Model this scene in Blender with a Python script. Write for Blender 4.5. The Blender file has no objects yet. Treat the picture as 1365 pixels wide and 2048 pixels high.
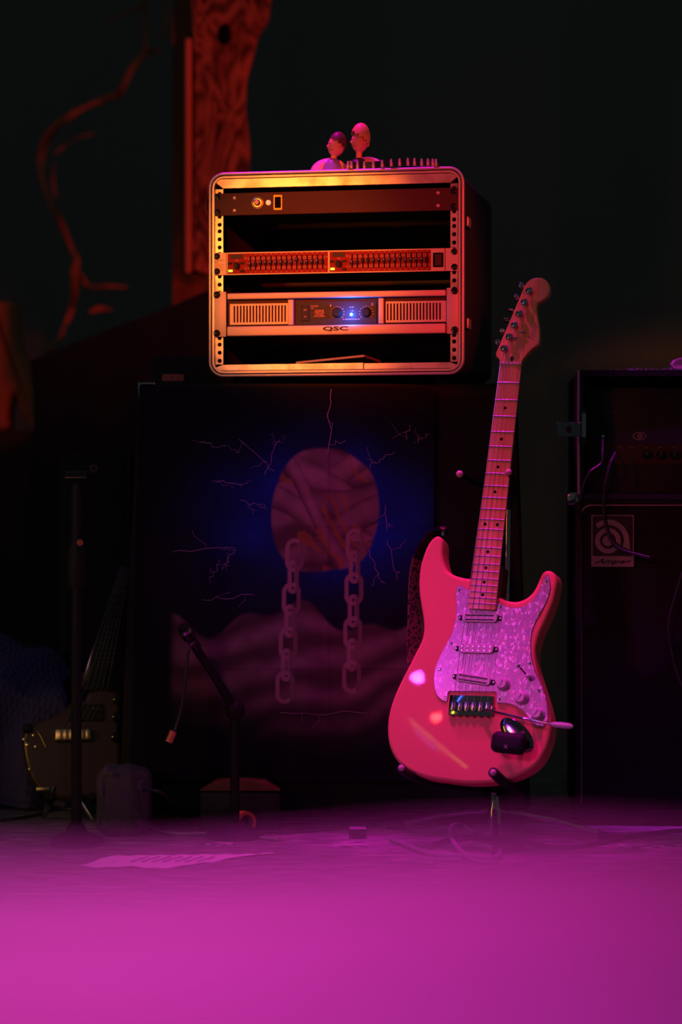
import bpy, bmesh, math, random
import numpy as np
from mathutils import Vector, Matrix
random.seed(7)
S = bpy.context.scene
COL = S.collection
PI = math.pi
R = math.radians

# ------------------------------------------------------------------ camera
H = 0.62                       # lens height above the stage floor
F = 85 / 36 * 2048             # focal length in pixels of a 1365 x 2048 frame
cam = bpy.data.cameras.new('camera'); cam.lens = 85; cam.sensor_fit = 'VERTICAL'; cam.sensor_height = 36
cam.clip_start = 0.05; cam.clip_end = 60
cam.dof.use_dof = True; cam.dof.focus_distance = 4.6; cam.dof.aperture_fstop = 1.9; cam.dof.aperture_blades = 9
camo = bpy.data.objects.new('camera', cam); COL.objects.link(camo)
camo.location = (0, 0, H); camo.rotation_euler = (R(90), 0, 0); S.camera = camo

# ------------------------------------------------------------------ world, exposure
w = bpy.data.worlds.new('world'); S.world = w; w.use_nodes = True
w.node_tree.nodes['Background'].inputs[0].default_value = (0.022, 0.027, 0.027, 1)
w.node_tree.nodes['Background'].inputs[1].default_value = 1.0
S.view_settings.view_transform = 'Standard'; S.view_settings.look = 'None'
S.view_settings.exposure = 0; S.view_settings.gamma = 1; S.view_settings.use_curve_mapping = False
S.cycles.max_bounces = 5; S.cycles.use_denoising = True; S.cycles.sample_clamp_indirect = 4

# ------------------------------------------------------------------ stage lamps
def spot(name, loc, aim, power, color, angle=30, blend=0.5, radius=0.05):
    l = bpy.data.lights.new(name, 'SPOT'); l.energy = power; l.color = color
    l.spot_size = R(angle); l.spot_blend = blend; l.shadow_soft_size = radius
    o = bpy.data.objects.new(name, l); COL.objects.link(o); o.location = loc
    o.rotation_euler = (Vector(aim) - Vector(loc)).to_track_quat('-Z', 'Y').to_euler()
    return o
def strip(name, loc, aim, sx, sy, power, color, roll=0, spread=180):
    l = bpy.data.lights.new(name, 'AREA'); l.shape = 'RECTANGLE'; l.size = sx; l.size_y = sy; l.energy = power; l.color = color
    l.spread = R(spread)
    o = bpy.data.objects.new(name, l); COL.objects.link(o); o.location = loc
    q = (Vector(aim) - Vector(loc)).to_track_quat('-Z', 'Y')
    from mathutils import Quaternion
    o.rotation_euler = (q @ Quaternion((0, 0, 1), roll)).to_euler()
    return o
class Fr:
    """a plane through pixel (px,py) at depth d: X right, Y away from the lens, Z up its slope"""
    def __init__(s, px, py, d, yaw=0, lean=0, roll=0, z=None):
        o = Vector(((px - 682.5) * d / F, d, H - (py - 1024) * d / F))
        if z is not None: o.z = z
        s.M = Matrix.Translation(o) @ Matrix.Rotation(-R(yaw), 4, 'Z') @ Matrix.Rotation(-R(lean), 4, 'X') @ Matrix.Rotation(R(roll), 4, 'Y')
        s.I = s.M.inverted()
    def uv(s, px, py, y=0):
        c = s.I @ Vector((0, 0, H)); d = s.I.to_3x3() @ Vector(((px - 682.5) / F, 1, -(py - 1024) / F))
        t = (y - c.y) / d.y; p = c + d * t
        return (p.x, p.z)
    def P(s, px, py, y=0):
        u, v = s.uv(px, py, y); return Vector((u, y, v))
GFm = Fr(960, 1560, 4.407, yaw=21, lean=15)          # the plane of the pink guitar
def mirror(px, py, t):
    """where a lamp hangs so that its glint falls on this spot of the guitar"""
    p = GFm.M @ Vector((lambda q: (q[0], 0, q[1]))(GFm.uv(px, py))); v = (p - Vector((0, 0, H))).normalized()
    n = (GFm.M.to_3x3() @ Vector((0, -1, 0))).normalized(); return p + (v - 2 * v.dot(n) * n) * t
#@LIGHTS
spot('amber_spot', (-0.90, 2.35, 1.40), (-0.10, 4.7, 1.10), 250, (1, .19, .018), 12.5, .8, .05)
spot('red_side_spot', (1.0, 1.2, 1.5), (0.07, 4.7, 1.10), 400, (1, .015, .012), 9.5, .7, .05)
spot('magenta_top_spot', (-0.5, 4.86, 3.3), (0.0, 4.78, 1.34), 260, (1, .0, .75), 17, .5, .06)
spot('violet_front_spot', mirror(836, 1356, 3.0), (0.24, 4.4, 0.30), 55, (.55, .05, 1), 15.5, .9, .013)
spot('red_front_spot', mirror(873, 1435, 3.4), (0.22, 4.5, 0.58), 47, (1, .02, .02), 17, .6, .011)
spot('red_banner_spot', (-0.9, 1.0, 1.7), (-0.05, 4.8, 0.48), 75, (1, .03, .14), 11, .9, .06)
spot('blue_banner_spot', (-0.3, 1.0, 2.2), (-0.07, 4.8, 0.50), 75, (.015, .03, 1), 10, .9, .06)
spot('red_back_spot', (1.6, 4.4, 2.2), (-0.40, 6.2, 1.4), 115, (1, .015, .012), 32, .7, .06)
spot('red_rim_spot', (-3.2, 6.2, 2.0), (-0.7, 6.9, 1.2), 16, (1, .06, .02), 34, .5, .05)
spot('magenta_floor_spot', (0.1, 4.05, 3.4), (0.1, 4.12, 0.0), 260, (1, .0, .6), 24, .7, .1)
spot('apron_pink_spot', (-0.75, 0.57, 1.55), (-0.11, 0.79, 0.50), 58, (1, .09, .72), 15, 1.0, .1)
spot('apron_magenta_spot', (-0.1, 0.87, 2.25), (-0.03, 0.72, 0.49), 95, (1, .0, .52), 17, 1.0, .1)
spot('apron_violet_spot', (0.3, 0.37, 1.95), (0.05, 0.68, 0.47), 20, (.35, .0, 1), 10, 1.0, .1)
spot('apron_rose_spot', (0.6, 0.6, 1.4), (0.08, 0.82, 0.50), 9, (1, .0, .25), 12, 1.0, .08)
_a, _b = mirror(816, 1437, 1.45), mirror(935, 1537, 1.45); _n = (GFm.M.translation - (_a + _b) / 2)
def strip2(name, a, b, w_, power, color, aim):
    l = bpy.data.lights.new(name, 'AREA'); l.shape = 'RECTANGLE'; l.size = w_; l.size_y = (b - a).length; l.energy = power; l.color = color
    o = bpy.data.objects.new(name, l); COL.objects.link(o)
    y = (b - a).normalized(); z = -(Vector(aim) - (a + b) / 2).normalized(); x = y.cross(z).normalized(); z = x.cross(y)
    o.matrix_world = Matrix.Translation((a + b) / 2) @ Matrix((x, y, z)).transposed().to_4x4()
strip2('yellow_streak_light', _a, _b, .003, .40, (1, .45, .05), GFm.M.translation)  # unseen strip light, added to draw the yellow streak on the guitar body
strip2('blue_streak_light', mirror(829, 1461, 1.45), mirror(873, 1497, 1.45), .003, .22, (.15, .10, 1), GFm.M.translation)  # second unseen strip, added for the blue streak
spot('yellow_spot', (-1.5, 3.3, 0.75), (-0.52, 4.86, 0.16), 9, (1, .55, .04), 16, .6, .03)
spot('red_right_spot', (-0.2, 1.4, 1.4), (0.58, 4.77, 0.46), 34, (1, .02, .10), 10, .9, .05)
spot('magenta_right_spot', (0.80, 4.66, 2.9), (0.70, 4.86, 0.92), 330, (.8, .02, 1), 13, .6, .05)
strip('yellow_side_lamp', (-2.6, 2.6, 1.0), (-0.5, 4.8, 0.4), 0.05, 1.0, .5, (1, .55, .03), spread=60)
strip('blue_side_lamp', (-2.1, 3.0, 2.4), (0.0, 4.7, 0.5), 0.05, 1.4, .5, (.03, .10, 1), spread=70)
#@END

# ------------------------------------------------------------------ materials
MATS = {}
def mat(name, color=(.5, .5, .5), rough=.5, metal=0, coat=0, emit=None, estr=0, spec=.5, build=None, bump=None):
    m = bpy.data.materials.new(name); m.use_nodes = True
    nt = m.node_tree; b = nt.nodes['Principled BSDF']
    b.inputs['Base Color'].default_value = (*color, 1); b.inputs['Roughness'].default_value = rough
    b.inputs['Metallic'].default_value = metal; b.inputs['Coat Weight'].default_value = coat
    b.inputs['Coat Roughness'].default_value = .04; b.inputs['Specular IOR Level'].default_value = spec
    if emit: b.inputs['Emission Color'].default_value = (*emit, 1); b.inputs['Emission Strength'].default_value = estr
    if bump:
        sc, st = bump
        n = nt.nodes.new('ShaderNodeTexNoise'); n.inputs['Scale'].default_value = sc; n.inputs['Detail'].default_value = 4
        tc = nt.nodes.new('ShaderNodeTexCoord'); nt.links.new(tc.outputs['Object'], n.inputs['Vector'])
        bp = nt.nodes.new('ShaderNodeBump'); bp.inputs['Strength'].default_value = st; bp.inputs['Distance'].default_value = .002
        nt.links.new(n.outputs['Fac'], bp.inputs['Height']); nt.links.new(bp.outputs[0], b.inputs['Normal'])
    if build: build(nt, b)
    MATS[name] = m
    return m
def ramp_tex(kind='noise', scale=(1, 1, 1), size=5, stops=((0, (0, 0, 0)), (1, (1, 1, 1))), detail=4, dist=0, bands=None, bump=0, rough=None, feature=None):
    def f(nt, b):
        tc = nt.nodes.new('ShaderNodeTexCoord'); mp = nt.nodes.new('ShaderNodeMapping'); mp.inputs['Scale'].default_value = scale
        nt.links.new(tc.outputs['Object'], mp.inputs[0])
        if kind == 'noise':
            t = nt.nodes.new('ShaderNodeTexNoise'); t.inputs['Scale'].default_value = size; t.inputs['Detail'].default_value = detail
            t.inputs['Distortion'].default_value = dist; out = t.outputs['Fac']
        elif kind == 'wave':
            t = nt.nodes.new('ShaderNodeTexWave'); t.inputs['Scale'].default_value = size; t.inputs['Distortion'].default_value = dist
            t.inputs['Detail'].default_value = detail; t.inputs['Detail Scale'].default_value = 1.3
            if bands: t.bands_direction = bands
            out = t.outputs['Fac']
        else:
            t = nt.nodes.new('ShaderNodeTexVoronoi'); t.inputs['Scale'].default_value = size
            if feature: t.feature = feature
            out = t.outputs['Color'] if feature is None and kind == 'cells' else t.outputs['Distance']
        nt.links.new(mp.outputs[0], t.inputs['Vector'])
        r = nt.nodes.new('ShaderNodeValToRGB'); e = r.color_ramp.elements
        while len(e) < len(stops): e.new(.5)
        for el, (p, c) in zip(e, stops): el.position = p; el.color = (*c, 1)
        nt.links.new(out, r.inputs[0]); nt.links.new(r.outputs[0], b.inputs['Base Color'])
        if bump:
            bp = nt.nodes.new('ShaderNodeBump'); bp.inputs['Strength'].default_value = bump; bp.inputs['Distance'].default_value = .004
            nt.links.new(out, bp.inputs['Height']); nt.links.new(bp.outputs[0], b.inputs['Normal'])
    return f
def brushed(nt, b):
    tc = nt.nodes.new('ShaderNodeTexCoord'); mp = nt.nodes.new('ShaderNodeMapping'); mp.inputs['Scale'].default_value = (2, 2, 2)
    nt.links.new(tc.outputs['Object'], mp.inputs[0])
    n = nt.nodes.new('ShaderNodeTexNoise'); n.inputs['Scale'].default_value = 9; n.inputs['Detail'].default_value = 6
    nt.links.new(mp.outputs[0], n.inputs['Vector'])
    r = nt.nodes.new('ShaderNodeValToRGB'); e = r.color_ramp.elements
    e[0].position = .33; e[0].color = (.34, .30, .27, 1); e[1].position = .55; e[1].color = (.72, .70, .66, 1)
    nt.links.new(n.outputs['Fac'], r.inputs[0]); nt.links.new(r.outputs[0], b.inputs['Base Color'])
def pearl(nt, b):
    tc = nt.nodes.new('ShaderNodeTexCoord')
    v = nt.nodes.new('ShaderNodeTexVoronoi'); v.inputs['Scale'].default_value = 210; v.inputs['Randomness'].default_value = 1
    mp = nt.nodes.new('ShaderNodeMapping'); mp.inputs['Scale'].default_value = (1.25, 1, .8)
    n = nt.nodes.new('ShaderNodeTexNoise'); n.inputs['Scale'].default_value = 60; n.inputs['Detail'].default_value = 3
    mx = nt.nodes.new('ShaderNodeVectorMath'); mx.operation = 'MULTIPLY_ADD'; mx.inputs[1].default_value = (.02, .02, .02)
    nt.links.new(tc.outputs['Object'], mp.inputs[0]); nt.links.new(mp.outputs[0], n.inputs['Vector'])
    nt.links.new(n.outputs['Color'], mx.inputs[0]); nt.links.new(mp.outputs[0], mx.inputs[2]); nt.links.new(mx.outputs[0], v.inputs['Vector'])
    sp = nt.nodes.new('ShaderNodeSeparateColor'); nt.links.new(v.outputs['Color'], sp.inputs[0])
    r = nt.nodes.new('ShaderNodeValToRGB'); e = r.color_ramp.elements
    e[0].position = .0; e[0].color = (.30, .30, .30, 1); e[1].position = 1; e[1].color = (1, 1, 1, 1)
    for p, c in ((.55, (.38, .38, .37)), (.74, (.46, .42, .40)), (.80, (.62, .36, .28)), (.84, (.5, .5, .5)), (.90, (.95, .95, .98))):
        q = e.new(p); q.color = (*c, 1)
    nt.links.new(sp.outputs[0], r.inputs[0]); nt.links.new(r.outputs[0], b.inputs['Base Color'])
mat('alu', (.6, .58, .55), .38, .7, build=brushed)
mat('alu_plain', (.62, .60, .57), .42, .55)
mat('silver_paint', (.62, .57, .49), .5, .15, bump=(900, .12))
mat('chrome', (.5, .5, .54), .08, 1)
mat('chrome_soft', (.45, .45, .48), .22, 1)
mat('black', (.025, .025, .025), .55, spec=.2)
mat('black_hole', (.006, .006, .006), .9, spec=.05)
mat('black_gloss', (.012, .012, .014), .12, spec=.5)
mat('black_rubber', (.014, .014, .016), .6, spec=.2)
mat('tolex', (.022, .022, .024), .75, spec=.12, bump=(420, .6))
mat('grille_cloth', (.022, .022, .024), .9, spec=.05, bump=(700, .5))
mat('interior', (.05, .05, .055), .9, spec=.1)
mat('panel_black', (.075, .04, .04), .6, .0, spec=.08, bump=(300, .15))
mat('window_black', (.03, .025, .035), .3, spec=.04)
mat('bullet_metal', (.7, .62, .6), .3, .6)
mat('headstock_ink', (.34, .13, .08), .5)
mat('brass_dark', (.22, .14, .05), .4, 1)
mat('matt_black', (.02, .02, .02), .5, spec=.12)
mat('fret_metal', (.5, .5, .56), .3, .75)
mat('chrome_dark', (.22, .22, .25), .1, 1)
mat('panel_red', (.24, .014, .012), .6, 0, spec=.12)
mat('print_pale', (.55, .45, .42), .6)
mat('print_dark', (.012, .012, .014), .6)
mat('print_red', (.85, .30, .25), .6)
mat('gold', (.8, .6, .25), .3, 1)
mat('lens_amber', (.9, .8, .6), .3, 0, 0, (1, .55, .2), .6)
mat('led_green', (.3, .8, .1), .3, 0, 0, (.55, 1, .05), 1.1)
mat('led_blue', (.1, .5, 1), .3, 0, 0, (.22, .78, 1), 6)
mat('guitar_paint', (.86, .26, .17), .5, 0, .035, spec=.10)
MATS['guitar_paint'].node_tree.nodes['Principled BSDF'].inputs['Coat Roughness'].default_value = .015
mat('pearloid', (.6, .6, .6), .25, 0, .5, build=pearl)
mat('guard_edge', (.05, .04, .05), .4)
mat('maple', (.8, .5, .22), .3, 0, .6, build=ramp_tex('noise', (1, 1, .06), 70, ((.3, (.60, .30, .07)), (.7, (.82, .48, .14)))))
mat('white_plastic', (.66, .62, .6), .35, spec=.4)
mat('pink_rubber', (.75, .42, .5), .45, spec=.5)
mat('string_metal', (.7, .68, .7), .3, .9)
mat('slab_wood', (.4, .2, .1), .8, spec=.1, build=ramp_tex('noise', (1.0, 1.0, .28), 11, ((.30, (.05, .02, .012)), (.36, (.42, .2, .12)), (.42, (.05, .02, .012)), (.46, (.45, .22, .13)), (.52, (.06, .03, .015)), (.56, (.42, .2, .12)), (.62, (.05, .02, .012)), (.68, (.4, .2, .12))), 3, .9))
mat('board_wood', (.22, .09, .05), .7, spec=.15, build=ramp_tex('noise', (1, 1, .1), 40, ((.3, (.14, .06, .03)), (.7, (.26, .11, .06)))))
mat('board_edge', (.62, .28, .16), .5, spec=.2)
mat('driftwood', (.34, .17, .09), .75, spec=.15, bump=(60, .6))
mat('dark_cloth', (.018, .024, .032), .9, spec=.05)
mat('wall_paint', (.22, .22, .22), .9, spec=.1)
mat('floor', (.2, .2, .2), .55, build=ramp_tex('noise', (1, 3, 1), 14, ((.35, (.10, .10, .10)), (.58, (.24, .22, .24)), (.72, (.45, .42, .45))), 6, .4))
mat('apron_cloth', (.42, .38, .42), .75, spec=.2)
mat('paper', (.85, .84, .88), .7)
mat('paper_ink', (.35, .33, .4), .7)
mat('tape_worn', (.42, .38, .42), .7, build=ramp_tex('noise', (1, 1, 1), 45, ((.42, (.10, .09, .10)), (.6, (.55, .5, .55)))))
mat('tape_orange', (.75, .22, .05), .6)
mat('cable_black', (.035, .035, .04), .32, spec=.6)
mat('cable_grey', (.28, .25, .3), .4, spec=.5)
mat('skin_a', (.80, .34, .20), .45, spec=.4)
mat('hair_dark', (.12, .04, .03), .5)
mat('hair_fair', (.85, .45, .16), .45)
mat('shirt', (.22, .16, .5), .5)
mat('shirt_dark', (.03, .03, .05), .5)
mat('toy_pink', (.82, .30, .62), .3, 0, .4)
mat('toy_red', (.55, .03, .03), .5)
mat('face_mark', (.25, .05, .05), .5)
mat('piping', (.48, .36, .34), .5)
mat('badge', (.30, .26, .27), .5, .1)
mat('sticker_ink', (.5, .32, .36), .6)
mat('carpet_fur', (.4, .36, .4), .9, spec=.1)
mat('body_brown', (.045, .018, .010), .35, 0, .5)
mat('plaque', (.55, .13, .09), .6)
mat('towel', (.16, .12, .16), .95, spec=.05, bump=(260, 1))
mat('knit', (.07, .06, .16), .95, spec=.05)
mat('amp_lid', (.16, .05, .02), .7)
mat('leopard', (.3, .2, .1), .8, build=ramp_tex('voronoi', (1, 1, 1), 150, ((.34, (.015, .01, .01)), (.50, (.20, .11, .06))), feature='F1'))
mat('faint_ink', (.10, .06, .065), .7)
mat('copper', (.85, .32, .12), .4, .3)

# ------------------------------------------------------------------ frames and helpers
def W(px, py, d): return Vector(((px - 682.5) * d / F, d, H - (py - 1024) * d / F))
def GF(px, py): return W(px, py, H * F / (py - 1024))      # the floor point under a pixel

def tag(o, label=None, cat=None, group=None, kind=None):
    if label: o['label'] = label
    if cat: o['category'] = cat
    if group: o['group'] = group
    if kind: o['kind'] = kind
    return o
def thing(name, label, cat, fr=None, loc=None, group=None):
    o = bpy.data.objects.new(name, None); COL.objects.link(o); o.empty_display_size = .05
    if fr: o.matrix_world = fr.M
    if loc: o.location = loc
    return tag(o, label, cat, group)
def obj(name, bm, m, parent=None, smooth=True, label=None, ang=40):
    me = bpy.data.meshes.new(name); bmesh.ops.recalc_face_normals(bm, faces=bm.faces[:])
    if smooth:
        for f in bm.faces: f.smooth = True
        for e in bm.edges:
            if len(e.link_faces) == 2 and (e.calc_face_angle(0) > R(ang) or max(len(f.verts) for f in e.link_faces) > 8): e.smooth = False
    bm.to_mesh(me); bm.free()
    me.materials.append(MATS[m] if isinstance(m, str) else m)
    o = bpy.data.objects.new(name, me); COL.objects.link(o)
    if parent: o.parent = parent
    if label: o['label'] = label
    return o
def again(src, name, loc, parent, rot=None):
    o = bpy.data.objects.new(name, src.data); COL.objects.link(o); o.parent = parent; o.location = loc
    if rot: o.rotation_euler = rot
    return o
B = bmesh.new
def box(bm, x0, x1, y0, y1, z0, z1, r=0, seg=2, M=None):
    v = bmesh.ops.create_cube(bm, size=1)['verts']
    for q in v: q.co = Vector(((x0 + x1) / 2 + q.co.x * (x1 - x0), (y0 + y1) / 2 + q.co.y * (y1 - y0), (z0 + z1) / 2 + q.co.z * (z1 - z0)))
    if r:
        es = list({e for q in v for e in q.link_edges})
        res = bmesh.ops.bevel(bm, geom=es, offset=r, segments=seg, affect='EDGES', profile=.5)
        v = list({q for f in res['faces'] for q in f.verts} | {q for q in v if q.is_valid})
    if M:
        for q in v: q.co = M @ q.co
    return v
def tube(bm, pts, r, n=8, caps=True, flat=None):
    pts = [Vector(p) for p in pts]; k = len(pts)
    rr = r if isinstance(r, (list, tuple)) else [r] * k
    rings = []; up = None
    for i, p in enumerate(pts):
        t = (pts[min(i + 1, k - 1)] - pts[max(i - 1, 0)]).normalized()
        if up is None: up = t.orthogonal().normalized()
        up = (up - t * up.dot(t)).normalized(); s = t.cross(up)
        rings.append([bm.verts.new(p + (up * math.cos(a) + s * math.sin(a)) * rr[i]) for a in (2 * PI * j / n for j in range(n))])
    for a, b in zip(rings, rings[1:]):
        for j in range(n): bm.faces.new((a[j], a[(j + 1) % n], b[(j + 1) % n], b[j]))
    if caps: bm.faces.new(rings[0][::-1]); bm.faces.new(rings[-1])
def cyl(bm, p0, p1, r0, r1=None, n=16): tube(bm, (p0, p1), [r0, r0 if r1 is None else r1], n)
def lathe(bm, prof, o=(0, 0, 0), ax=(0, 0, 1), n=20):
    o = Vector(o); ax = Vector(ax).normalized(); u = ax.orthogonal().normalized(); v = ax.cross(u)
    rings = []
    for r, h in prof:
        rings.append([bm.verts.new(o + ax * h + (u * math.cos(a) + v * math.sin(a)) * max(r, 1e-5)) for a in (2 * PI * j / n for j in range(n))])
    for a, b in zip(rings, rings[1:]):
        for j in range(n): bm.faces.new((a[j], a[(j + 1) % n], b[(j + 1) % n], b[j]))
    bm.faces.new(rings[0][::-1]); bm.faces.new(rings[-1])
def ball(bm, c, r, n=16, s=(1, 1, 1), M=None):
    v = bmesh.ops.create_uvsphere(bm, u_segments=n, v_segments=max(6, n * 2 // 3), radius=1)['verts']
    for q in v:
        q.co = Vector((q.co.x * r * s[0], q.co.y * r * s[1], q.co.z * r * s[2]))
        if M: q.co = M @ q.co
        q.co += Vector(c)
    return v
def spline(P, n=6, closed=True):
    P = [np.array(p, float) for p in P]; k = len(P); out = []
    for i in range(k if closed else k - 1):
        if closed: a, b, c, d = P[i - 1], P[i], P[(i + 1) % k], P[(i + 2) % k]
        else: a, b, c, d = P[max(i - 1, 0)], P[i], P[i + 1], P[min(i + 2, k - 1)]
        for j in range(n):
            t = j / n
            out.append(.5 * ((2 * b) + (-a + c) * t + (2 * a - 5 * b + 4 * c - d) * t * t + (-a + 3 * b - 3 * c + d) * t ** 3))
    if not closed: out.append(P[-1])
    return out
def offset(poly, d):
    """inward offset of a closed outline (list of 2-vectors)"""
    k = len(poly); A = sum(poly[i][0] * poly[(i + 1) % k][1] - poly[(i + 1) % k][0] * poly[i][1] for i in range(k))
    sg = 1 if A > 0 else -1; out = []
    for i in range(k):
        p, q, r = (np.array(poly[j % k], float) for j in (i - 1, i, i + 1))
        e1 = (q - p) / (np.hypot(*(q - p)) + 1e-9); e2 = (r - q) / (np.hypot(*(r - q)) + 1e-9)
        n = np.array([-(e1 + e2)[1], (e1 + e2)[0]]) * sg; n /= np.hypot(*n) + 1e-9
        c = max(.5, abs(n @ (np.array([-e1[1], e1[0]]) * sg)))
        out.append(q + n * d / c)
    return out
def prism(bm, poly, y0, y1, r=0, rb=0, seg=4):
    """an outline in XZ given depth from y0 (towards the lens) to y1, its edges rounded"""
    lay = []
    if r:
        for k in range(seg + 1):
            a = PI / 2 * k / seg; lay.append((r * (1 - math.sin(a)), y0 + r * (1 - math.cos(a))))
    else: lay.append((0, y0))
    if rb:
        for k in range(seg + 1):
            a = PI / 2 * k / seg; lay.append((rb * (1 - math.cos(a)), y1 - rb * (1 - math.sin(a))))
    else: lay.append((0, y1))
    rings = []
    for ins, y in lay:
        pp = offset(poly, ins) if ins > 1e-7 else poly
        rings.append([bm.verts.new((p[0], y, p[1])) for p in pp])
    n = len(poly)
    for a, b in zip(rings, rings[1:]):
        for j in range(n): bm.faces.new((a[j], a[(j + 1) % n], b[(j + 1) % n], b[j]))
    bm.faces.new(rings[0]); bm.faces.new(rings[-1][::-1])
def ring(bm, po, pi, y0, y1):
    n = len(po)
    L = [[bm.verts.new((p[0], y, p[1])) for p in q] for q, y in ((po, y1), (po, y0), (pi, y0), (pi, y1))]
    for a, b in zip(L, L[1:] + L[:1]):
        for j in range(n): bm.faces.new((a[j], a[(j + 1) % n], b[(j + 1) % n], b[j]))
def rr(x0, z0, x1, z1, r, n=6):
    out = []
    for cx, cz, a0 in ((x1 - r, z1 - r, 0), (x0 + r, z1 - r, 90), (x0 + r, z0 + r, 180), (x1 - r, z0 + r, 270)):
        for k in range(n + 1):
            a = R(a0 + 90 * k / n); out.append((cx + r * math.cos(a), cz + r * math.sin(a)))
    return out
def circ(cx, cz, rx, rz=None, n=24, a0=0): return [(cx + rx * math.cos(2 * PI * k / n + a0), cz + (rz or rx) * math.sin(2 * PI * k / n + a0)) for k in range(n)]
def holed(bm, x0, x1, z0, z1, holes, y, n=16):
    """a flat strip facing the lens with a round hole per cell"""
    zs = sorted(h[1] for h in holes); cuts = [z0] + [(a + b) / 2 for a, b in zip(zs, zs[1:])] + [z1]
    for (a, b), (cx, cz, r) in zip(zip(cuts, cuts[1:]), sorted(holes, key=lambda h: h[1])):
        an = sorted({round(2 * PI * k / n, 6) for k in range(n)} | {round(math.atan2(z - cz, x - cx) % (2 * PI), 6) for x in (x0, x1) for z in (a, b)})
        I, O, D = [], [], []
        for t in an:
            c, s = math.cos(t), math.sin(t)
            k = min([((x1 if c > 0 else x0) - cx) / c if abs(c) > 1e-9 else 9, ((b if s > 0 else a) - cz) / s if abs(s) > 1e-9 else 9])
            I.append(bm.verts.new((cx + r * c, y, cz + r * s))); O.append(bm.verts.new((cx + k * c, y, cz + k * s))); D.append(bm.verts.new((cx + r * c, y + .003, cz + r * s)))
        m = len(an)
        for j in range(m):
            q = (j + 1) % m
            bm.faces.new((I[j], O[j], O[q], I[q])); bm.faces.new((D[j], I[j], I[q], D[q]))
def text(name, s, x0, x1, z0, z1, y, m, parent, shear=0, rot=0, keep=False, bold=0):
    cu = bpy.data.curves.new(name, 'FONT'); cu.body = s; cu.shear = shear; cu.resolution_u = 2; cu.offset = bold; cu.extrude = .004
    o = bpy.data.objects.new(name + '_tmp', cu); me = bpy.data.meshes.new_from_object(o); bpy.data.objects.remove(o)
    co = np.array([v.co[:] for v in me.vertices]); lo, hi = co.min(0), co.max(0)
    sx = (x1 - x0) / (hi[0] - lo[0]); sz = (z1 - z0) / (hi[1] - lo[1])
    if keep: sx = sz = min(sx, sz)
    cx, cz = (x0 + x1) / 2, (z0 + z1) / 2; cr, sr = math.cos(rot), math.sin(rot)
    for v in me.vertices:
        a = (v.co.x - (lo[0] + hi[0]) / 2) * sx; b = (v.co.y - (lo[1] + hi[1]) / 2) * sz
        v.co = (cx + a * cr - b * sr, y - (.0002 if v.co.z > 0 else 0), cz + a * sr + b * cr)
    me.name = name; me.materials.clear(); me.materials.append(MATS[m])
    o = bpy.data.objects.new(name, me); COL.objects.link(o); o.parent = parent
    return o
def tubeobj(name, pts, r, m, parent=None, n=8, k=6, smooth=True):
    bm = B(); P = [Vector(p) for p in spline([tuple(p) for p in pts], k, False)] if smooth else pts
    if isinstance(r, (list, tuple)) and smooth:
        r = list(np.interp(np.linspace(0, 1, len(P)), np.linspace(0, 1, len(r)), r))
    tube(bm, P, r, n); return obj(name, bm, m, parent)

# ------------------------------------------------------------------ the setting
bm = B(); box(bm, -5, 5, -.5, 9, -.05, 0); o = obj('floor', bm, 'floor', smooth=False); tag(o, 'dark worn stage floor under purple and pink light', None, None, 'structure')
bm = B(); box(bm, -5, 5, 8.5, 8.6, 0, 4.5); o = obj('wall_back', bm, 'wall_paint', smooth=False); tag(o, 'dark unlit wall far behind the stage gear', None, None, 'structure')
bm = B(); box(bm, -5, -4.9, 1.6, 8.5, 0, 4.5); o = obj('wall_left', bm, 'wall_paint', smooth=False); tag(o, 'dark side wall of the stage', None, None, 'structure')
#@FOREGROUND
# pale cloth-covered ledge close to the lens, thrown out of focus
bm = B(); nx, ns = 60, 26; rows = []
for i in range(nx + 1):
    x = -.9 + 1.8 * i / nx; row = []
    wob = .004 * math.sin(x * 9 + 1) + .003 * math.sin(x * 23)
    for j in range(ns + 1):
        t = j / ns
        if t < .2: y, z = 1.30 - .12 * t / .2, (.36 + .075 * t / .2) + wob
        elif t < .4:
            a = (t - .2) / .2 * PI / 2; y, z = 1.18 - .030 * math.sin(a), (.435) + .006 * math.sin(a * 2) - .008 * (1 - math.cos(a)) + wob
        elif t < .85: k_ = (t - .4) / .45; y, z = 1.150 - .27 * k_, .427 - .13 * k_ + wob + .005 * math.sin(x * 11 + k_ * 9) + .003 * math.sin(k_ * 17 + x * 5)
        else: y, z = .88, .297 + wob + .005 * math.sin(x * 11 + 9) + .003 * math.sin(17 + x * 5) - .30 * (t - .85) / .15
        row.append(bm.verts.new((x, y - .36, max(0, z + .063 * min(1, z / .25)))))
    rows.append(row)
for a, b in zip(rows, rows[1:]):
    for j in range(ns): bm.faces.new((a[j], b[j], b[j + 1], a[j + 1]))
back = [(r[0], bm.verts.new((r[0].co.x, .94, 0))) for r in rows]
for (a, c), (b, d) in zip(back, back[1:]): bm.faces.new((a, b, d, c))
tag(obj('stage_barrier', bm, 'apron_cloth'), 'pale sloping cloth-covered ledge glowing pink and magenta, out of focus in front of the stage', 'barrier')
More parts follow.
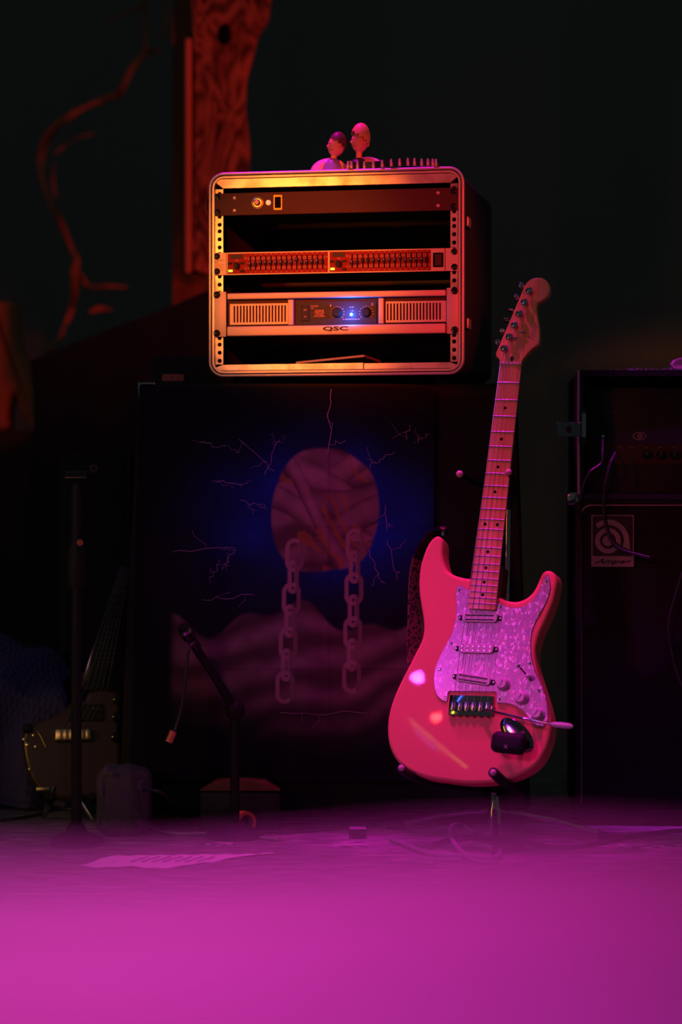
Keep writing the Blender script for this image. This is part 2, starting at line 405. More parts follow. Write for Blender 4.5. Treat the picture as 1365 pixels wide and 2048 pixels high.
#@RACK
# ------------------------------------------------------------------ rack case
RF = Fr(672, 752, 4.70, yaw=10.8)
xl, _ = RF.uv(418.5, 560); xr, _ = RF.uv(930, 560); zt = RF.uv(672, 339.5)[1]; zb = 0
U = .04445
rack = thing('rack_case', 'black rack case with a rounded aluminium front edge standing on the bannered cabinet', 'rack case', RF)
def rrect(ins, r=.030): return rr(xl + ins, zb + ins, xr - ins, zt - ins, max(r - ins, .006), 8)
bm = B(); ring(bm, rrect(.004), rrect(.014), .004, .44); v0 = rrect(.006)
vs = [bm.verts.new((p[0], .44, p[1])) for p in v0]; bm.faces.new(vs); vs2 = [bm.verts.new((p[0], .428, p[1])) for p in v0]; bm.faces.new(vs2)
obj('shell', bm, 'interior', rack)
bm = B(); ring(bm, rrect(.0012), rrect(.0045), -.004, .012); P = [(p[0], -.003, p[1]) for p in rrect(.0030)]; tube(bm, P + P[:1], .0031, 10, False); obj('outer_edge', bm, 'alu_plain', rack, ang=60)
bm = B(); ring(bm, rrect(.0045), rrect(.0075), .000, .012); obj('edge_groove', bm, 'black_hole', rack)
bm = B(); ring(bm, rrect(.0075), rrect(.0115), -.004, .012); obj('inner_edge', bm, 'alu_plain', rack, ang=60)
zr0, zr1 = RF.uv(672, 727)[1], RF.uv(672, 371.5)[1]
ix0, ix1 = xl + .0115, xr - .0115
def corner_rail(up):
    zo = (zt - .0125) if up else (zb + .0125); zi = zr1 if up else zr0; s = 1 if up else -1
    h = abs(zo - zi)
    return [(ix0 + .008, zo), (ix1 - .008, zo), (ix1 - .001, zo - s * .006), (ix1 - .0165, zi), (ix0 + .0165, zi), (ix0 + .001, zo - s * .006)]
bm = B(); prism(bm, corner_rail(True), -.001, .012, .0006, seg=1); obj('top_rail', bm, 'alu', rack, ang=20)
pr = corner_rail(False); xm = RF.uv(728, 735)[0]
a = [p for p in pr if p[0] < xm] + []; 
pl = [(ix0 + .008, pr[0][1]), (xm - .0004, pr[0][1]), (xm - .0004, zr0 + .001), (ix0 + .0165, zr0), (ix0 + .001, pr[0][1] + .006)]
pq = [(xm + .0004, pr[0][1]), (ix1 - .008, pr[0][1]), (ix1 - .001, pr[0][1] + .006), (ix1 - .0165, zr0), (xm + .0004, zr0)]
bm = B(); prism(bm, pl, -.0025, .012, .0005, seg=1); obj('bottom_rail', bm, 'alu', rack, ang=20)
bm = B(); prism(bm, pq, -.001, .012, .0005, seg=1); obj('bottom_rail', bm, 'alu', rack, ang=20)
# vertical rails with punched holes
def hole_rows(z0, z1, pitch=(.0159, .0159, .0127)):
    z = z0 + .007; k = 0; out = []
    while z < z1 - .004: out.append(z); z += pitch[k % 3]; k += 1
    return out
for side in (0, 1):
    xa, xb = (ix0, ix0 + .0165) if side == 0 else (ix1 - .0165, ix1)
    xc = (xa + xb) / 2 + (.001 if side == 0 else -.001)
    bm = B(); zz0, zz1 = zr0 + .001, zr1 - .001
    hz = hole_rows(zz0, zz1); holed(bm, xa, xb, zz0, zz1, [(xc, z, .0042) for z in hz], .002)
    box(bm, xa if side == 0 else xb - .002, xa + .002 if side == 0 else xb, .0045, .03, zz0, zz1)
    obj('rack_rail', bm, 'alu', rack, ang=30)
    bm = B(); box(bm, xa, xb, .006, .03, zz0, zz1); obj('rail_backing', bm, 'black_hole', rack)
# latches, butts and feet poking out of the sides
for px, y0, y1, sg in ((414, 388, 416, -1), (412, 545, 580, -1), (416, 440, 462, -1), (416, 643, 662, -1), (932, 432, 452, 1), (932, 634, 655, 1), (414, 716, 728, -1)):
    zA, zB_ = RF.uv(672, y1 + (4 if sg > 0 else -2))[1], RF.uv(672, y0 + (4 if sg > 0 else -2))[1]
    x = xl if sg < 0 else xr; wd = .010 if (y1 - y0) > 24 else .005
    bm = B(); box(bm, min(x, x + sg * wd) , max(x, x + sg * wd), .02, .06, zA, zB_, .002)
    obj('latch', bm, 'black_rubber' if (y1 - y0) > 24 or y0 > 700 else 'alu_plain', rack)
for x in (xl + .06, xr - .06):
    for y in (.09, .36): bm = B(); cyl(bm, (x, y, -.0115), (x, y, .004), .014, n=12); obj('foot', bm, 'black_rubber', rack)

screw_src = []
def add_screw(x, z, parent, m='black_gloss', r=.0056, y=-.004):
    bm = B(); lathe(bm, ((r * 1.15, 0), (r * 1.15, .0008), (r, .001), (r * .9, .0028), (r * .45, .0034), (r * .4, .0018)), (0, 0, 0), (0, -1, 0), 14)
    o = obj('screw', bm, m, parent); o.location = (x, y, z); return o
def unit(py_mid_left, U_n, label, name, cat):
    """an empty standing on the rack rails; z=0 is the lower edge of the panel"""
    z0 = py_mid_left; fr = Fr(672, 752, 4.70, yaw=10.8); fr.M = RF.M @ Matrix.Translation((0, 0, z0)); fr.I = fr.M.inverted()
    return thing(name, label, cat, fr), fr
pw = .2413
def vz(py): return RF.uv(672, py)[1]
xcn = (xl + xr) / 2
# --- power strip panel
pp, pf = unit(vz(426.5), 1, 'plain dark red-brown power panel with round dial and rocker switch, uppermost in the rack', 'power_conditioner', 'rack unit')
def X(px, y=0): return RF.uv(px, 560, y)[0]
bm = B(); box(bm, xcn - pw, xcn + pw, -.004, 0, 0, .0437, .0008, 1); obj('face_plate', bm, 'panel_black', pp)
bm = B(); box(bm, xcn - .215, xcn + .215, .0005, .16, .002, .0418); obj('chassis', bm, 'interior', pp)
for x in (X(436), X(909)):
    for z in (.007, .0367): add_screw(x, z, pp)
for x in (X(470.5), X(877)):
    for z in (.0095, .034): add_screw(x, z, pp, 'alu_plain', .003)
bm = B(); lathe(bm, ((.0118, 0), (.0118, .0012), (.0085, .0022), (.0078, .0016)), (X(516.5), -.004, .0235), (0, -1, 0), 28); dl = obj('dial', bm, 'gold', pp)
bm = B(); lathe(bm, ((.0066, 0), (.0066, .004), (.0060, .0045)), (X(516.5), -.0055, .0235), (0, -1, 0), 24); obj('dial_ring', bm, 'black_gloss', dl)
bm = B(); lathe(bm, ((.0040, 0), (.0040, .0075), (.0034, .008)), (X(516.5), -.0055, .0235), (0, -1, 0), 20); obj('dial_button', bm, 'pink_rubber', dl)
bm = B(); lathe(bm, ((.0052, 0), (.0048, .002), (.003, .0042), (0, .005)), (X(538), -.004, .0233), (0, -1, 0), 20); obj('pilot_lamp', bm, 'lens_amber', pp)
bm = B(); x = X(557.5); ring(bm, rr(x - .0085, .0085, x + .0085, .0375, .001, 2), rr(x - .0062, .012, x + .0062, .034, .0008, 2), -.0065, -.004); sw = obj('switch_frame', bm, 'brass_dark', pp)
bm = B(); prism(bm, rr(x - .0060, .0122, x + .0060, .0338, .0008, 2), -.0062, -.004, .0012); obj('rocker', bm, 'black_hole', sw)
# --- graphic equalizer
eq, ef = unit(vz(546.5), 1, 'red graphic equalizer with two rows of black sliders, middle unit of the rack', 'graphic_equalizer', 'rack unit')
bm = B(); box(bm, xcn - pw, xcn + pw, -.003, 0, 0, .0442, .0006, 1); obj('face_plate', bm, 'silver_paint', eq)
bm = B(); box(bm, xcn - .215, xcn + .215, .0005, .2, .002, .0422); obj('chassis', bm, 'interior', eq)
FREQ = '25 40 63 100 160 250 400 630 1k 1.6k 2.5k 4k 6.3k 10k 16k'.split()
drop = (6, 4, 2, 1, 1, 0, 0, 0, 1, 7, 1, 2, 1, 2, 1)
slot_bm = B(); prtl = []
knob_bm = B(); box(knob_bm, -.0026, .0026, -.0085, 0, -.0045, .0045, .0012, 2); knob0 = None
for ch, (pa, pb, s0, s1) in enumerate(((456.5, 657, 502, 646.5), (660.5, 863, 705.5, 856))):
    bm = B(); prism(bm, rr(X(pa), .0022, X(pb), .0418, .0005, 1), -.0036, -.003); pn = obj('channel_panel', bm, 'panel_red', eq)
    bm = B()
    for z in (.0335, .0315, .0295, .0245, .0222, .0150, .0130, .0110): box(bm, X(s0 - 6), X(s1 + 5), -.00375, -.0036, z - .00018, z + .00018)
    obj('scale_lines', bm, 'print_pale', pn)
    for i in range(15):
        x = X(s0 + (s1 - s0) * i / 14); box(slot_bm, x - .0012, x + .0012, -.0040, -.0036, .0085, .0365)
        z = .0228 + (-.003 if i < 2 else 0) + (.0042 if i == 9 else 0) + random.uniform(-.0006, .0006)
        if knob0 is None: knob0 = k = obj('slider_knob', knob_bm, 'matt_black', eq); k.location = (x, -.0036, z)
        else: k = again(knob0, 'slider_knob', (x, -.0036, z), eq)
        if not (i in (1, 14) or (ch and i in (2, 3))):
            bm = B(); ball(bm, (0, -.0088, .0014), .00115, 8); obj('knob_glint', bm, 'white_plastic', k)  # white ball set on the knob as its painted highlight
        text('frequency_print', FREQ[i], x - .0032, x + .0032, .0387, .0403, -.0036, 'print_pale', pn, keep=True)
        text('frequency_print', FREQ[i], x - .0032, x + .0032, .0044, .0060, -.0036, 'print_pale', pn, keep=True)
    x = X(pa + 18); bm = B(); box(bm, x - .0125, x + .0125, -.0044, -.0036, .0315, .0395, .0004, 1); obj('meter_window', bm, 'print_dark', pn)
    xk = X(pa + 18.5); zk = .0175
    bm = B(); lathe(bm, ((.0068, 0), (.0062, .003), (.0040, .0085), (.0036, .0092)), (0, 0, 0), (0, -1, 0), 18); kn = obj('gain_knob', bm, 'black', pn); kn.location = (xk, -.0036, zk)
    bm = B(); box(bm, -.0018, .0018, -.012, -.003, -.007, .007, .0006, 1, Matrix.Rotation(R(-30), 4, 'Y')); obj('knob_grip', bm, 'matt_black', kn)
    for dx, z in ((-13.5, .0228), (11.5, .0228), (11.5, .0072)):
        x = X(pa + 18 + dx); bm = B(); box(bm, x - .0042, x + .0042, -.0062, -.0036, z - .0022, z + .0022, .0005, 1); obj('push_button', bm, 'matt_black', pn)
    x = X(pa + 6); bm = B(); box(bm, x - .0042, x + .0042, -.0062, -.0036, .0058, .0102, .0005, 1); obj('green_light', bm, 'led_green', pn)
    text('channel_print', '(%d)' % (ch + 1), X(pa + 15), X(pa + 21), .0270, .0300, -.0036, 'print_pale', pn)
    for z, s_ in ((.0325, '12'), (.0125, '12')):
        text('range_print', s_, X(s0 - 12), X(s0 - 8), z - .0016, z + .0016, -.0036, 'print_pale', pn)
        text('range_print', s_, X(s1 + 6), X(s1 + 9.5), z - .0012, z + .0012, -.0036, 'print_pale', pn)
obj('slider_slots', slot_bm, 'black_hole', eq)['kind'] = 'stuff'
for n_, (s_, a, b) in enumerate((('ULTRAGRAPH', .0305, .0275), ('PRO', .0262, .0235))):
    text('maker_print', s_, X(430.5), X(450 if n_ == 0 else 437), b, a, -.003, 'panel_red', eq)
for i in range(5): text('maker_print', ('2 CHANNEL 15 BAND', 'GRAPHIC EQUALIZER', 'WITH FEEDBACK', 'DETECTION AND', 'NOISE REDUCTION')[i], X(430.5), X(450 - 2 * (i % 2)), .0205 - i * .0026, .0219 - i * .0026, -.003, 'panel_red', eq)
x0, x1 = X(867.5), X(888); bm = B(); ring(bm, rr(x0, .0078, x1, .0355, .0006, 1), rr(x0 + .0035, .0105, x1 - .0035, .0325, .0006, 1), -.0048, -.003); sw = obj('switch_frame', bm, 'black_hole', eq)
bm = B(); prism(bm, rr(x0 + .0036, .0106, x1 - .0036, .0324, .0006, 1), -.0056, -.003, .001); obj('rocker', bm, 'panel_black', sw)
bm = B(); box(bm, X(891), X(892), -.0036, -.003, 0, .0442); box(bm, X(453.5), X(454.3), -.0036, -.003, 0, .0442); obj('panel_seam', bm, 'black_hole', eq)
for x in (X(435), X(910)):
    for z in (.0075, .0372): add_screw(x, z, eq, y=-.003)
# --- power amplifier
am, af = unit(vz(671), 2, 'silver power amplifier with slotted vents and a glowing blue light, lowest unit in the rack', 'power_amplifier', 'rack unit')
AH = .0884
for xa, xb in ((xcn - pw, X(454)), (X(894.5), xcn + pw)):
    bm = B(); box(bm, xa, xb, -.006, 0, 0, AH, .001, 2); obj('rack_ear', bm, 'silver_paint', am)
bm = B(); box(bm, X(455), X(894), .004, .30, .002, AH - .002); obj('chassis', bm, 'panel_black', am)
def Za(py): return vz(py) - vz(671)
bm = B(); box(bm, X(457.5), X(893), -.012, .004, Za(596), Za(584.5), .0015, 3); obj('top_bar', bm, 'silver_paint', am)
bm = B(); box(bm, X(457.5), X(893), -.014, .004, Za(670), Za(651), .002, 3); lb = obj('bottom_bar', bm, 'silver_paint', am)
for pa, pb, sa, sb, n_ in ((461, 577, 470, 571.5, 17), (772.5, 893, 776.5, 881, 17)):
    bm = B(); xa, xb = X(pa), X(pb); z0, z1 = Za(647), Za(605); s0, s1 = Za(642.5), Za(609)
    y0, y1 = -.004, .004
    box(bm, xa, xb, y0, y1, z0, s0); box(bm, xa, xb, y0, y1, s1, z1)
    w_ = (X(sb) - X(sa)) / (n_ - 1); hw = .0016
    edges = [xa] + sum([[X(sa) + w_ * i - hw, X(sa) + w_ * i + hw] for i in range(n_)], []) + [xb]
    for i in range(0, len(edges), 2): box(bm, edges[i], edges[i + 1], y0, y1, s0, s1)
    obj('vent_panel', bm, 'silver_paint', am, smooth=False)
    bm = B(); box(bm, xa + .003, xb - .003, .0035, .0045, z0 + .001, z1 - .001); obj('vent_shadow', bm, 'black_hole', am)
for pa, pb in ((578, 588.5), (759, 769)):
    bm = B(); box(bm, X(pa), X(pb), -.009, .004, Za(649), Za(598.5), .001, 2); obj('upright_trim', bm, 'silver_paint', am)
bm = B(); prism(bm, rr(X(595), Za(649), X(753), Za(603), .003, 3), .001, .004); win = obj('display_window', bm, 'window_black', am)
yw = .001
bm = B(); x = X(611); prism(bm, rr(x - .0078, Za(641.5), x + .0078, Za(609.5), .001, 2), yw - .003, yw, .001); rk = obj('rocker_switch', bm, 'black', win)
text('off_print', 'OFF', x - .003, x + .003, Za(621), Za(617.5), yw - .003, 'print_red', rk); text('on_print', 'ON', x - .0025, x + .0025, Za(634), Za(631), yw - .003, 'print_red', rk)
for s_, a, b, c, d in (('POWER', 621.5, 637.5, 613, 610), ('ON', 621.5, 628, 617, 614.2), ('GX5', 630, 648, 624, 619), ('POWER', 631, 647, 630, 627.2), ('AMPLIFIER', 627, 650, 633.2, 630.6), ('1', 660.6, 662.4, 613.5, 608.5), ('2', 742, 747.5, 612, 607), ('CLIP', 699, 708, 615.8, 613.6), ('-6', 700.5, 702.5, 623, 621), ('-10', 704, 707.5, 623, 621), ('LF GROUND FILTER LIFT', 685.5, 721, 639.8, 637.8)):
    text('panel_print', s_, X(a), X(b), Za(c), Za(d), yw, 'print_red', win, bold=.008 if s_ == 'GX5' else 0)
bm = B(); box(bm, X(627.5), X(650), yw - .0003, yw, Za(625.9), Za(625.3)); obj('print_rule', bm, 'print_red', win)
for cx, sgn in ((675, 0), (733, 1)):
    nums = ['0', '5', '6', '8', '10', '12', '14', '17', '20', '25', '30']
    cz = Za(626)
    for i, s_ in enumerate(nums):
        a = R(-40 + 260 * i / 10); xx = X(cx) + .0135 * math.cos(a); zz = cz + .0125 * math.sin(a)
        text('dial_print', s_, xx - .0014, xx + .0014, zz - .0009, zz + .0009, yw, 'print_red', win)
    bm = B(); lathe(bm, ((.0096, 0), (.0090, .004), (.0074, .009), (.0068, .0098)), (X(cx), yw, cz), (0, -1, 0), 24); obj('gain_knob', bm, 'matt_black', win)
bm = B(); ball(bm, (X(703.5), -.0015, Za(629.5)), .0030, 12); obj('blue_light', bm, 'led_blue', win)
lt = bpy.data.lights.new('blue_glow', 'POINT'); lt.energy = .24; lt.color = (.0, .16, 1); lt.shadow_soft_size = .004
lo = bpy.data.objects.new('blue_glow', lt); COL.objects.link(lo); lo.parent = win; lo.location = (X(703.5), -.014, Za(629.5))
text('logo_print', 'QSC', X(648.5), X(699.5), Za(664), Za(653.8), -.0141, 'print_dark', lb, bold=.045)
for x in (X(435.5), X(911)):
    for z in (.007, AH - .006): add_screw(x, z, am, y=-.006, r=.0062)
bm = B(); v = box(bm, X(590), X(727), .01, .20, 0, .004); 
for q in v: q.co.z += (.018 + .010) * (q.co.x - X(590)) / (X(727) - X(590)) * (q.co.y < .1) if False else .012 * (q.co.x - X(590)) / (X(727) - X(590)) + .0
ob = obj('folded_lid', bm, 'carpet_fur', rack); ob.location = (0, .0, zr0 + .001)

#@TOP
# ------------------------------------------------------------------ on top of the rack
TF = Fr(672, 752, 4.70, yaw=10.8); TF.M = RF.M @ Matrix.Translation((0, .012, zt)); TF.I = TF.M.inverted()
def TP(px, py, y=0): return TF.P(px, py, y)
zt0 = 0
def figurine(px, head, hair, hair_h, shirt, label, yy, lean):
    u = TP(px, 330, yy).x
    fr = Fr(0, 0, 1); fr.M = TF.M @ Matrix.Translation((u, yy, 0))
    t = thing('toy_figurine', label, 'figurine', fr, group='toy figurines on the rack')
    bm = B(); lathe(bm, ((.021, 0), (.020, .006), (.0165, .016), (.011, .023), (.0052, .0265), (0.004, .027)), (0, 0, 0), (0, 0, 1), 20); obj('torso', bm, shirt, t)
    for sx in (-1, 1):
        bm = B(); tube(bm, [Vector((sx * .014, -.002, .018)), Vector((sx * .021, -.005, .011)), Vector((sx * .022, -.012, .001))], [.0042, .0040, .0034], 10)
        obj('arm', bm, 'skin_a', t)
    hx, hz = head
    bm = B(); tube(bm, [Vector((0, 0, .024)), Vector((hx * .35, 0, .034)), Vector((hx * .7, 0, hz - .012))], [.0062, .0058, .0072], 14); obj('neck', bm, 'skin_a', t)
    bm = B(); Mh = Matrix.Rotation(lean, 3, 'Y')
    ball(bm, (hx, 0, hz), .0170, 22, (.98, 1.0, 1.25), Mh); ball(bm, (hx - .0145 , -.008, hz - .002), .0034, 10, (1.0, .9, .9))
    for s_ in (1,): ball(bm, (hx + .007, -.0155, hz - .003), .0035, 10, (.8, .5, 1.2))
    hd = obj('head', bm, 'skin_a', t)
    bm = B(); fair = hair == 'hair_fair'; v = ball(bm, (hx + .002, .001 - .003 * fair, hz + .004 + .003 * fair), .0182 + .0016 * fair, 24, (.98, 1.0, hair_h), Mh)
    cut = [q for q in v if (q.co - Vector((hx, 0, hz))).dot(Vector((-.55, -.25, -.8)).normalized()) > -.001]
    bmesh.ops.delete(bm, geom=cut, context='VERTS'); bmesh.ops.solidify(bm, geom=bm.faces[:], thickness=.002); obj('hair', bm, hair, t)
    bm = B()
    for dx in (-.0105, -.0035): ball(bm, (hx + dx, -.0155 + abs(dx + .004) * .25, hz + .003), .0012, 8, (1, .6, 1))
    box(bm, hx - .011, hx - .003, -.0152, -.0138, hz - .0105, hz - .0098)
    obj('face_marks', bm, 'face_mark', hd)
    return t
figurine(667, (.006, .051), 'hair_dark', 1.30, 'shirt', '', .016, R(12))['label'] = 'small toy figurine with short dark hair and violet shirt, in front of a pink seat'
figurine(718, (.002, .058), 'hair_fair', 1.48, 'shirt_dark', 'small toy figurine with fair swept-up hair and dark shirt, behind the bullet belt', .018, R(3))
for px, w_, lb_ in ((659, .036, 'round glossy pink toy seat behind the dark-haired figurine'), (736, .036, 'round glossy pink toy seat behind the fair-haired figurine')):
    fr = Fr(0, 0, 1); fr.M = TF.M @ Matrix.Translation((TP(px, 330, .044).x, .044, 0))
    t = thing('tub_chair', lb_, 'toy seat', fr, group='toy seats on the rack')
    bm = B(); v = ball(bm, (0, 0, 0), .039, 28, (1.0, .7, .80)); bmesh.ops.delete(bm, geom=[q for q in v if q.co.z < -.0001], context='VERTS')
    bmesh.ops.holes_fill(bm, edges=bm.edges[:]); obj('seat_shell', bm, 'toy_pink', t)
    bm = B(); v = ball(bm, (.011 if px < 700 else -.011, -.012, 0), .0265, 24, (1.0, .80, .98)); bmesh.ops.delete(bm, geom=[q for q in v if q.co.z < -.0001], context='VERTS')
    bmesh.ops.holes_fill(bm, edges=bm.edges[:]); obj('seat_cushion', bm, 'toy_red', t)
fr = Fr(0, 0, 1); fr.M = TF.M @ Matrix.Translation((TP(612, 342, .02).x, .02, 0))
bm = B(); v = ball(bm, (0, 0, 0), .0085, 16, (1, 1, .55)); bmesh.ops.delete(bm, geom=[q for q in v if q.co.z < -.0001], context='VERTS'); bmesh.ops.holes_fill(bm, edges=bm.edges[:])
o = obj('toy_pebble', bm, 'toy_pink'); o.matrix_world = fr.M; tag(o, 'tiny pink domed cap lying on the rack by the toy seats', 'toy')
# bullet belt
fr = Fr(0, 0, 1); fr.M = TF.M.copy(); FB = fr; FB.I = FB.M.inverted()
belt = thing('bullet_belt', 'black belt of shiny metal bullets lying on the rack lid beside the figurines', 'belt', fr)
bx = [(497, 470, 520), (523, 462, 515), (573, 455, 520), (630, 447, 515), (708, 432, 508), (785, 415, 500), (865, 410, 492), (940, 408, 488), (1012, 405, 485), (1070, 408, 480), (1131, 412, 480), (1183, 425, 488), (1222, 432, 490), (1247, 450, 492)]
bel = B(); prev = None; bul = None
for i, (cx, ct, cb) in enumerate(bx):
    px = 580 + cx / 4.266; u = TP(px, 330, -.02).x; top = max(.006, TP(px, 220 + ct / 4.266, -.02).z); yb = -.020 + .008 * math.sin(i * .5)
    if bul is None:
        bm = B(); lathe(bm, ((.0026, 0), (.0031, .0006), (.0031, .0078), (.0027, .0084), (.0024, .0125), (.0018, .0148)), (0, 0, 0), (0, 0, 1), 12); bul = obj('bullet', bm, 'bullet_metal', belt); o = bul
    else: o = again(bul, 'bullet', (0, 0, 0), belt)
    zb_ = max(0.0, top - .0165); o.location = (u, yb, zb_); cur = (u, yb + .0028, zb_)
    if prev:
        for k in range(1):
            a, b = Vector(prev), Vector(cur); n_ = Vector((-(b - a).y, (b - a).x, 0)).normalized() * .0012
            vs = [bel.verts.new(p + s_ * n_ + Vector((0, 0, dz))) for p in (a, b) for s_ in (-1, 1) for dz in (.001, .0140)]
            for f in ((0, 1, 3, 2), (4, 6, 7, 5), (0, 4, 5, 1), (2, 3, 7, 6), (1, 5, 7, 3), (0, 2, 6, 4)): bel.faces.new([vs[j] for j in f])
    prev = cur
obj('belt_band', bel, 'black_gloss', belt, smooth=False)
exec_marker = 1
#@GUITAR
# ------------------------------------------------------------------ the pink guitar
G = lambda px, py, y=0: GFm.uv(px, py, y)
gt = thing('electric_guitar', 'glossy pink electric guitar with pearly scratchplate and maple neck upright on a stand', 'guitar', GFm)
sil = [(945, 1158, 0), (929, 1155.5, 0), (912, 1151, 0), (899, 1142, 3), (893, 1128, 4), (890.5, 1108, 5), (890, 1090, 4), (887.5, 1079, 3), (879, 1072, 1), (869, 1073.5, 0), (857.5, 1086, 0), (848, 1107, 0), (840.6, 1133, 0), (837.5, 1163, 0), (838.5, 1187, 0), (842, 1212, 0), (846.5, 1240, 0), (847, 1262, 0), (842, 1283, 0), (830, 1307, 0), (815, 1337, 0), (804, 1358, 0), (789.5, 1390, 0), (779, 1422, 0), (775, 1450, 0), (776, 1478, 0), (783, 1503, 0), (797, 1525, 0), (820, 1543, 0), (852, 1556, 0), (895, 1563, 0), (945, 1567, 2), (1000, 1564, 5), (1045, 1552, 8), (1082, 1531, 11), (1103, 1503, 13), (1114, 1472, 14), (1116.5, 1443, 14), (1109, 1408, 14), (1098, 1372, 14), (1089, 1342, 14), (1084.5, 1304, 14), (1091, 1272, 14), (1105, 1240, 14), (1119, 1206, 14), (1124, 1181, 13), (1123, 1163, 9), (1115, 1148, 5), (1102.5, 1141, 2), (1090, 1142, 0), (1083, 1149, 0), (1077, 1163, 0), (1068, 1181, 0), (1054, 1195, 0), (1035.5, 1202.5, 0), (1017.9, 1201.5, 0), (1003, 1196, 0), (988, 1186, 0), (966, 1170, 0)]
outline = [G(a - c, b, 0) for a, b, c in sil]
bo = spline(outline, 4)
bm = B(); prism(bm, bo, 0, .044, .0065, .0055, 6); obj('body', bm, 'guitar_paint', gt, ang=60)
# scratchplate
pgp = [(912.4, 1185), (914, 1175), (921, 1171.5), (928.5, 1174), (937, 1179), (965, 1190), (996.8, 1205), (1012, 1213), (1029.6, 1216), (1047, 1213), (1064.8, 1201), (1078, 1183.6), (1085, 1166), (1090, 1154), (1095, 1150), (1099, 1160), (1100.8, 1177.7), (1095.5, 1198), (1083.8, 1221.7), (1070.6, 1245), (1063, 1268.6), (1061.3, 1289), (1063, 1312.5), (1069, 1340), (1078, 1358), (1086.7, 1380), (1094, 1405), (1096.4, 1431), (1094, 1445), (1085, 1452.5), (1075, 1451), (1064.8, 1443), (1053, 1428), (1038, 1415), (1020.8, 1407.5), (996, 1405.5)]
pg2 = [(994.4, 1403), (994.4, 1386), (992, 1383), (899, 1382.2), (896.3, 1385), (894.8, 1401.5), (891, 1402)]
pg3 = [(883, 1398.5), (874, 1389), (869.3, 1370), (869.3, 1350), (872.8, 1331), (886, 1300.8), (903.6, 1268.6), (911, 1242), (913.5, 1216), (912.6, 1198)]
so = spline([G(a, b, -.0025) for a, b in pgp], 4, False); s3 = spline([G(a, b, -.0025) for a, b in pg3], 4, False)
pgo = so + [np.array(G(a, b, -.0025)) for a, b in pg2] + s3
bm = B(); prism(bm, pgo, -.0026, -.0012, .0004, seg=1); pgd = obj('scratchplate', bm, 'pearloid', gt, ang=30)
bm = B(); prism(bm, offset(pgo, -.0006), -.0013, .0002); obj('scratchplate_edge', bm, 'guard_edge', pgd)
for cx, cy in ((920, 1180.5), (1001, 1213.5), (1093.5, 1163.5), (1079.4, 1226), (903.6, 1286.6), (1060.4, 1327), (879.5, 1338.5), (890.5, 1395.5), (999, 1398.5), (1078, 1381.5), (1083.4, 1441)):
    u, v = G(cx, cy, -.003); bm = B(); lathe(bm, ((.0030, 0), (.0026, .001), (.0008, .0014)), (u, -.0026, v), (0, -1, 0), 12); obj('screw', bm, 'chrome', pgd)
# pickups
def pickup(c, l, wd, rot, kind):
    u, v = G(*c, -.006); t = bpy.data.objects.new('pickup', None)
    bm = B(); P = [(x, z) for x, z in rr(-l / 2, -wd / 2, l / 2, wd / 2, wd * .42, 5)]
    prism(bm, P, -.0085, -.0024, .0012); o = obj('pickup', bm, 'white_plastic', gt); o.location = (u, 0, v); o.rotation_euler = (0, rot, 0)
    if kind == 'rail':
        for z in (-.0040, .0040):
            bm = B(); prism(bm, rr(-l / 2 + .006, z - .0009, l / 2 - .006, z + .0009, .0004, 2), -.0092, -.0080); obj('pickup_rail', bm, 'black_hole', o)
    else:
        for i in range(6):
            for z in (-.0040, .0040):
                bm = B(); lathe(bm, ((.0015, 0), (.0013, .0006)), (-.0272 + .0109 * i, -.0084, z), (0, -1, 0), 10); obj('pole_piece', bm, 'chrome_soft', o)
    for s_ in (-1, 1):
        bm = B(); prism(bm, rr(s_ * (l / 2 + .003) - .0045, -.005, s_ * (l / 2 + .003) + .0045, .005, .003, 3), -.0045, -.0024, .0006); obj('pickup_tab', bm, 'black', o)
        bm = B(); lathe(bm, ((.0034, 0), (.0030, .0016), (.001, .0022)), (s_ * (l / 2 + .0055), -.0045, 0), (0, -1, 0), 12); obj('pickup_screw', bm, 'chrome_soft', o)
pickup((960.5, 1235.5), .068, .0175, 0, 'rail')
pickup((953, 1297.5), .067, .0175, 0, 'pole')
pickup((947.5, 1358.5), .067, .0165, R(7), 'rail')
# neck, fretboard, frets
yF = -.011
nl, nr = G(1000.4, 729, yF), G(1043.6, 729, yF)
el, er = G(936.5, 1212, yF), G(991.5, 1213, yF)
nm = (np.array(nl) + nr) / 2; em = (np.array(el) + er) / 2; axn = (em - nm) / np.hypot(*(em - nm)); side = np.array([-axn[1], axn[0]])
if side[0] < 0: side = -side
wn = np.hypot(*(np.array(nr) - nl)) / 2; we = np.hypot(*(np.array(er) - el)) / 2; Ln = np.hypot(*(em - nm)); SC = .648
def NP(s_, t_, y): # s along from nut, t -1..1 across
    w_ = wn + (we - wn) * s_ / Ln; q = nm + axn * s_ + side * w_ * t_; return Vector((q[0], y, q[1]))
bm = B(); rows = []
prof = [(-1, 0), (-.6, -.0011), (-.2, -.0016), (.2, -.0016), (.6, -.0011), (1, 0), (1, .005), (.93, .010), (.7, .016), (.35, .020), (0, .021), (-.35, .020), (-.7, .016), (-.93, .010), (-1, .005)]
for s_ in (-.0, Ln * .5, Ln * .8, Ln + .002, Ln + .0055):
    k = 1 if s_ < Ln + .003 else .93
    rows.append([bm.verts.new(NP(s_, a * k, yF + b)) for a, b in prof])
for a, b in zip(rows, rows[1:]):
    for j in range(len(prof)): bm.faces.new((a[j], a[(j + 1) % len(prof)], b[(j + 1) % len(prof)], b[j]))
bm.faces.new(rows[0]); bm.faces.new(rows[-1][::-1]); nk = obj('neck', bm, 'maple', gt, ang=50)
bm = B(); q0, q1 = NP(Ln * .84, -1.0, 0), NP(Ln * .84, 1.12, 0)
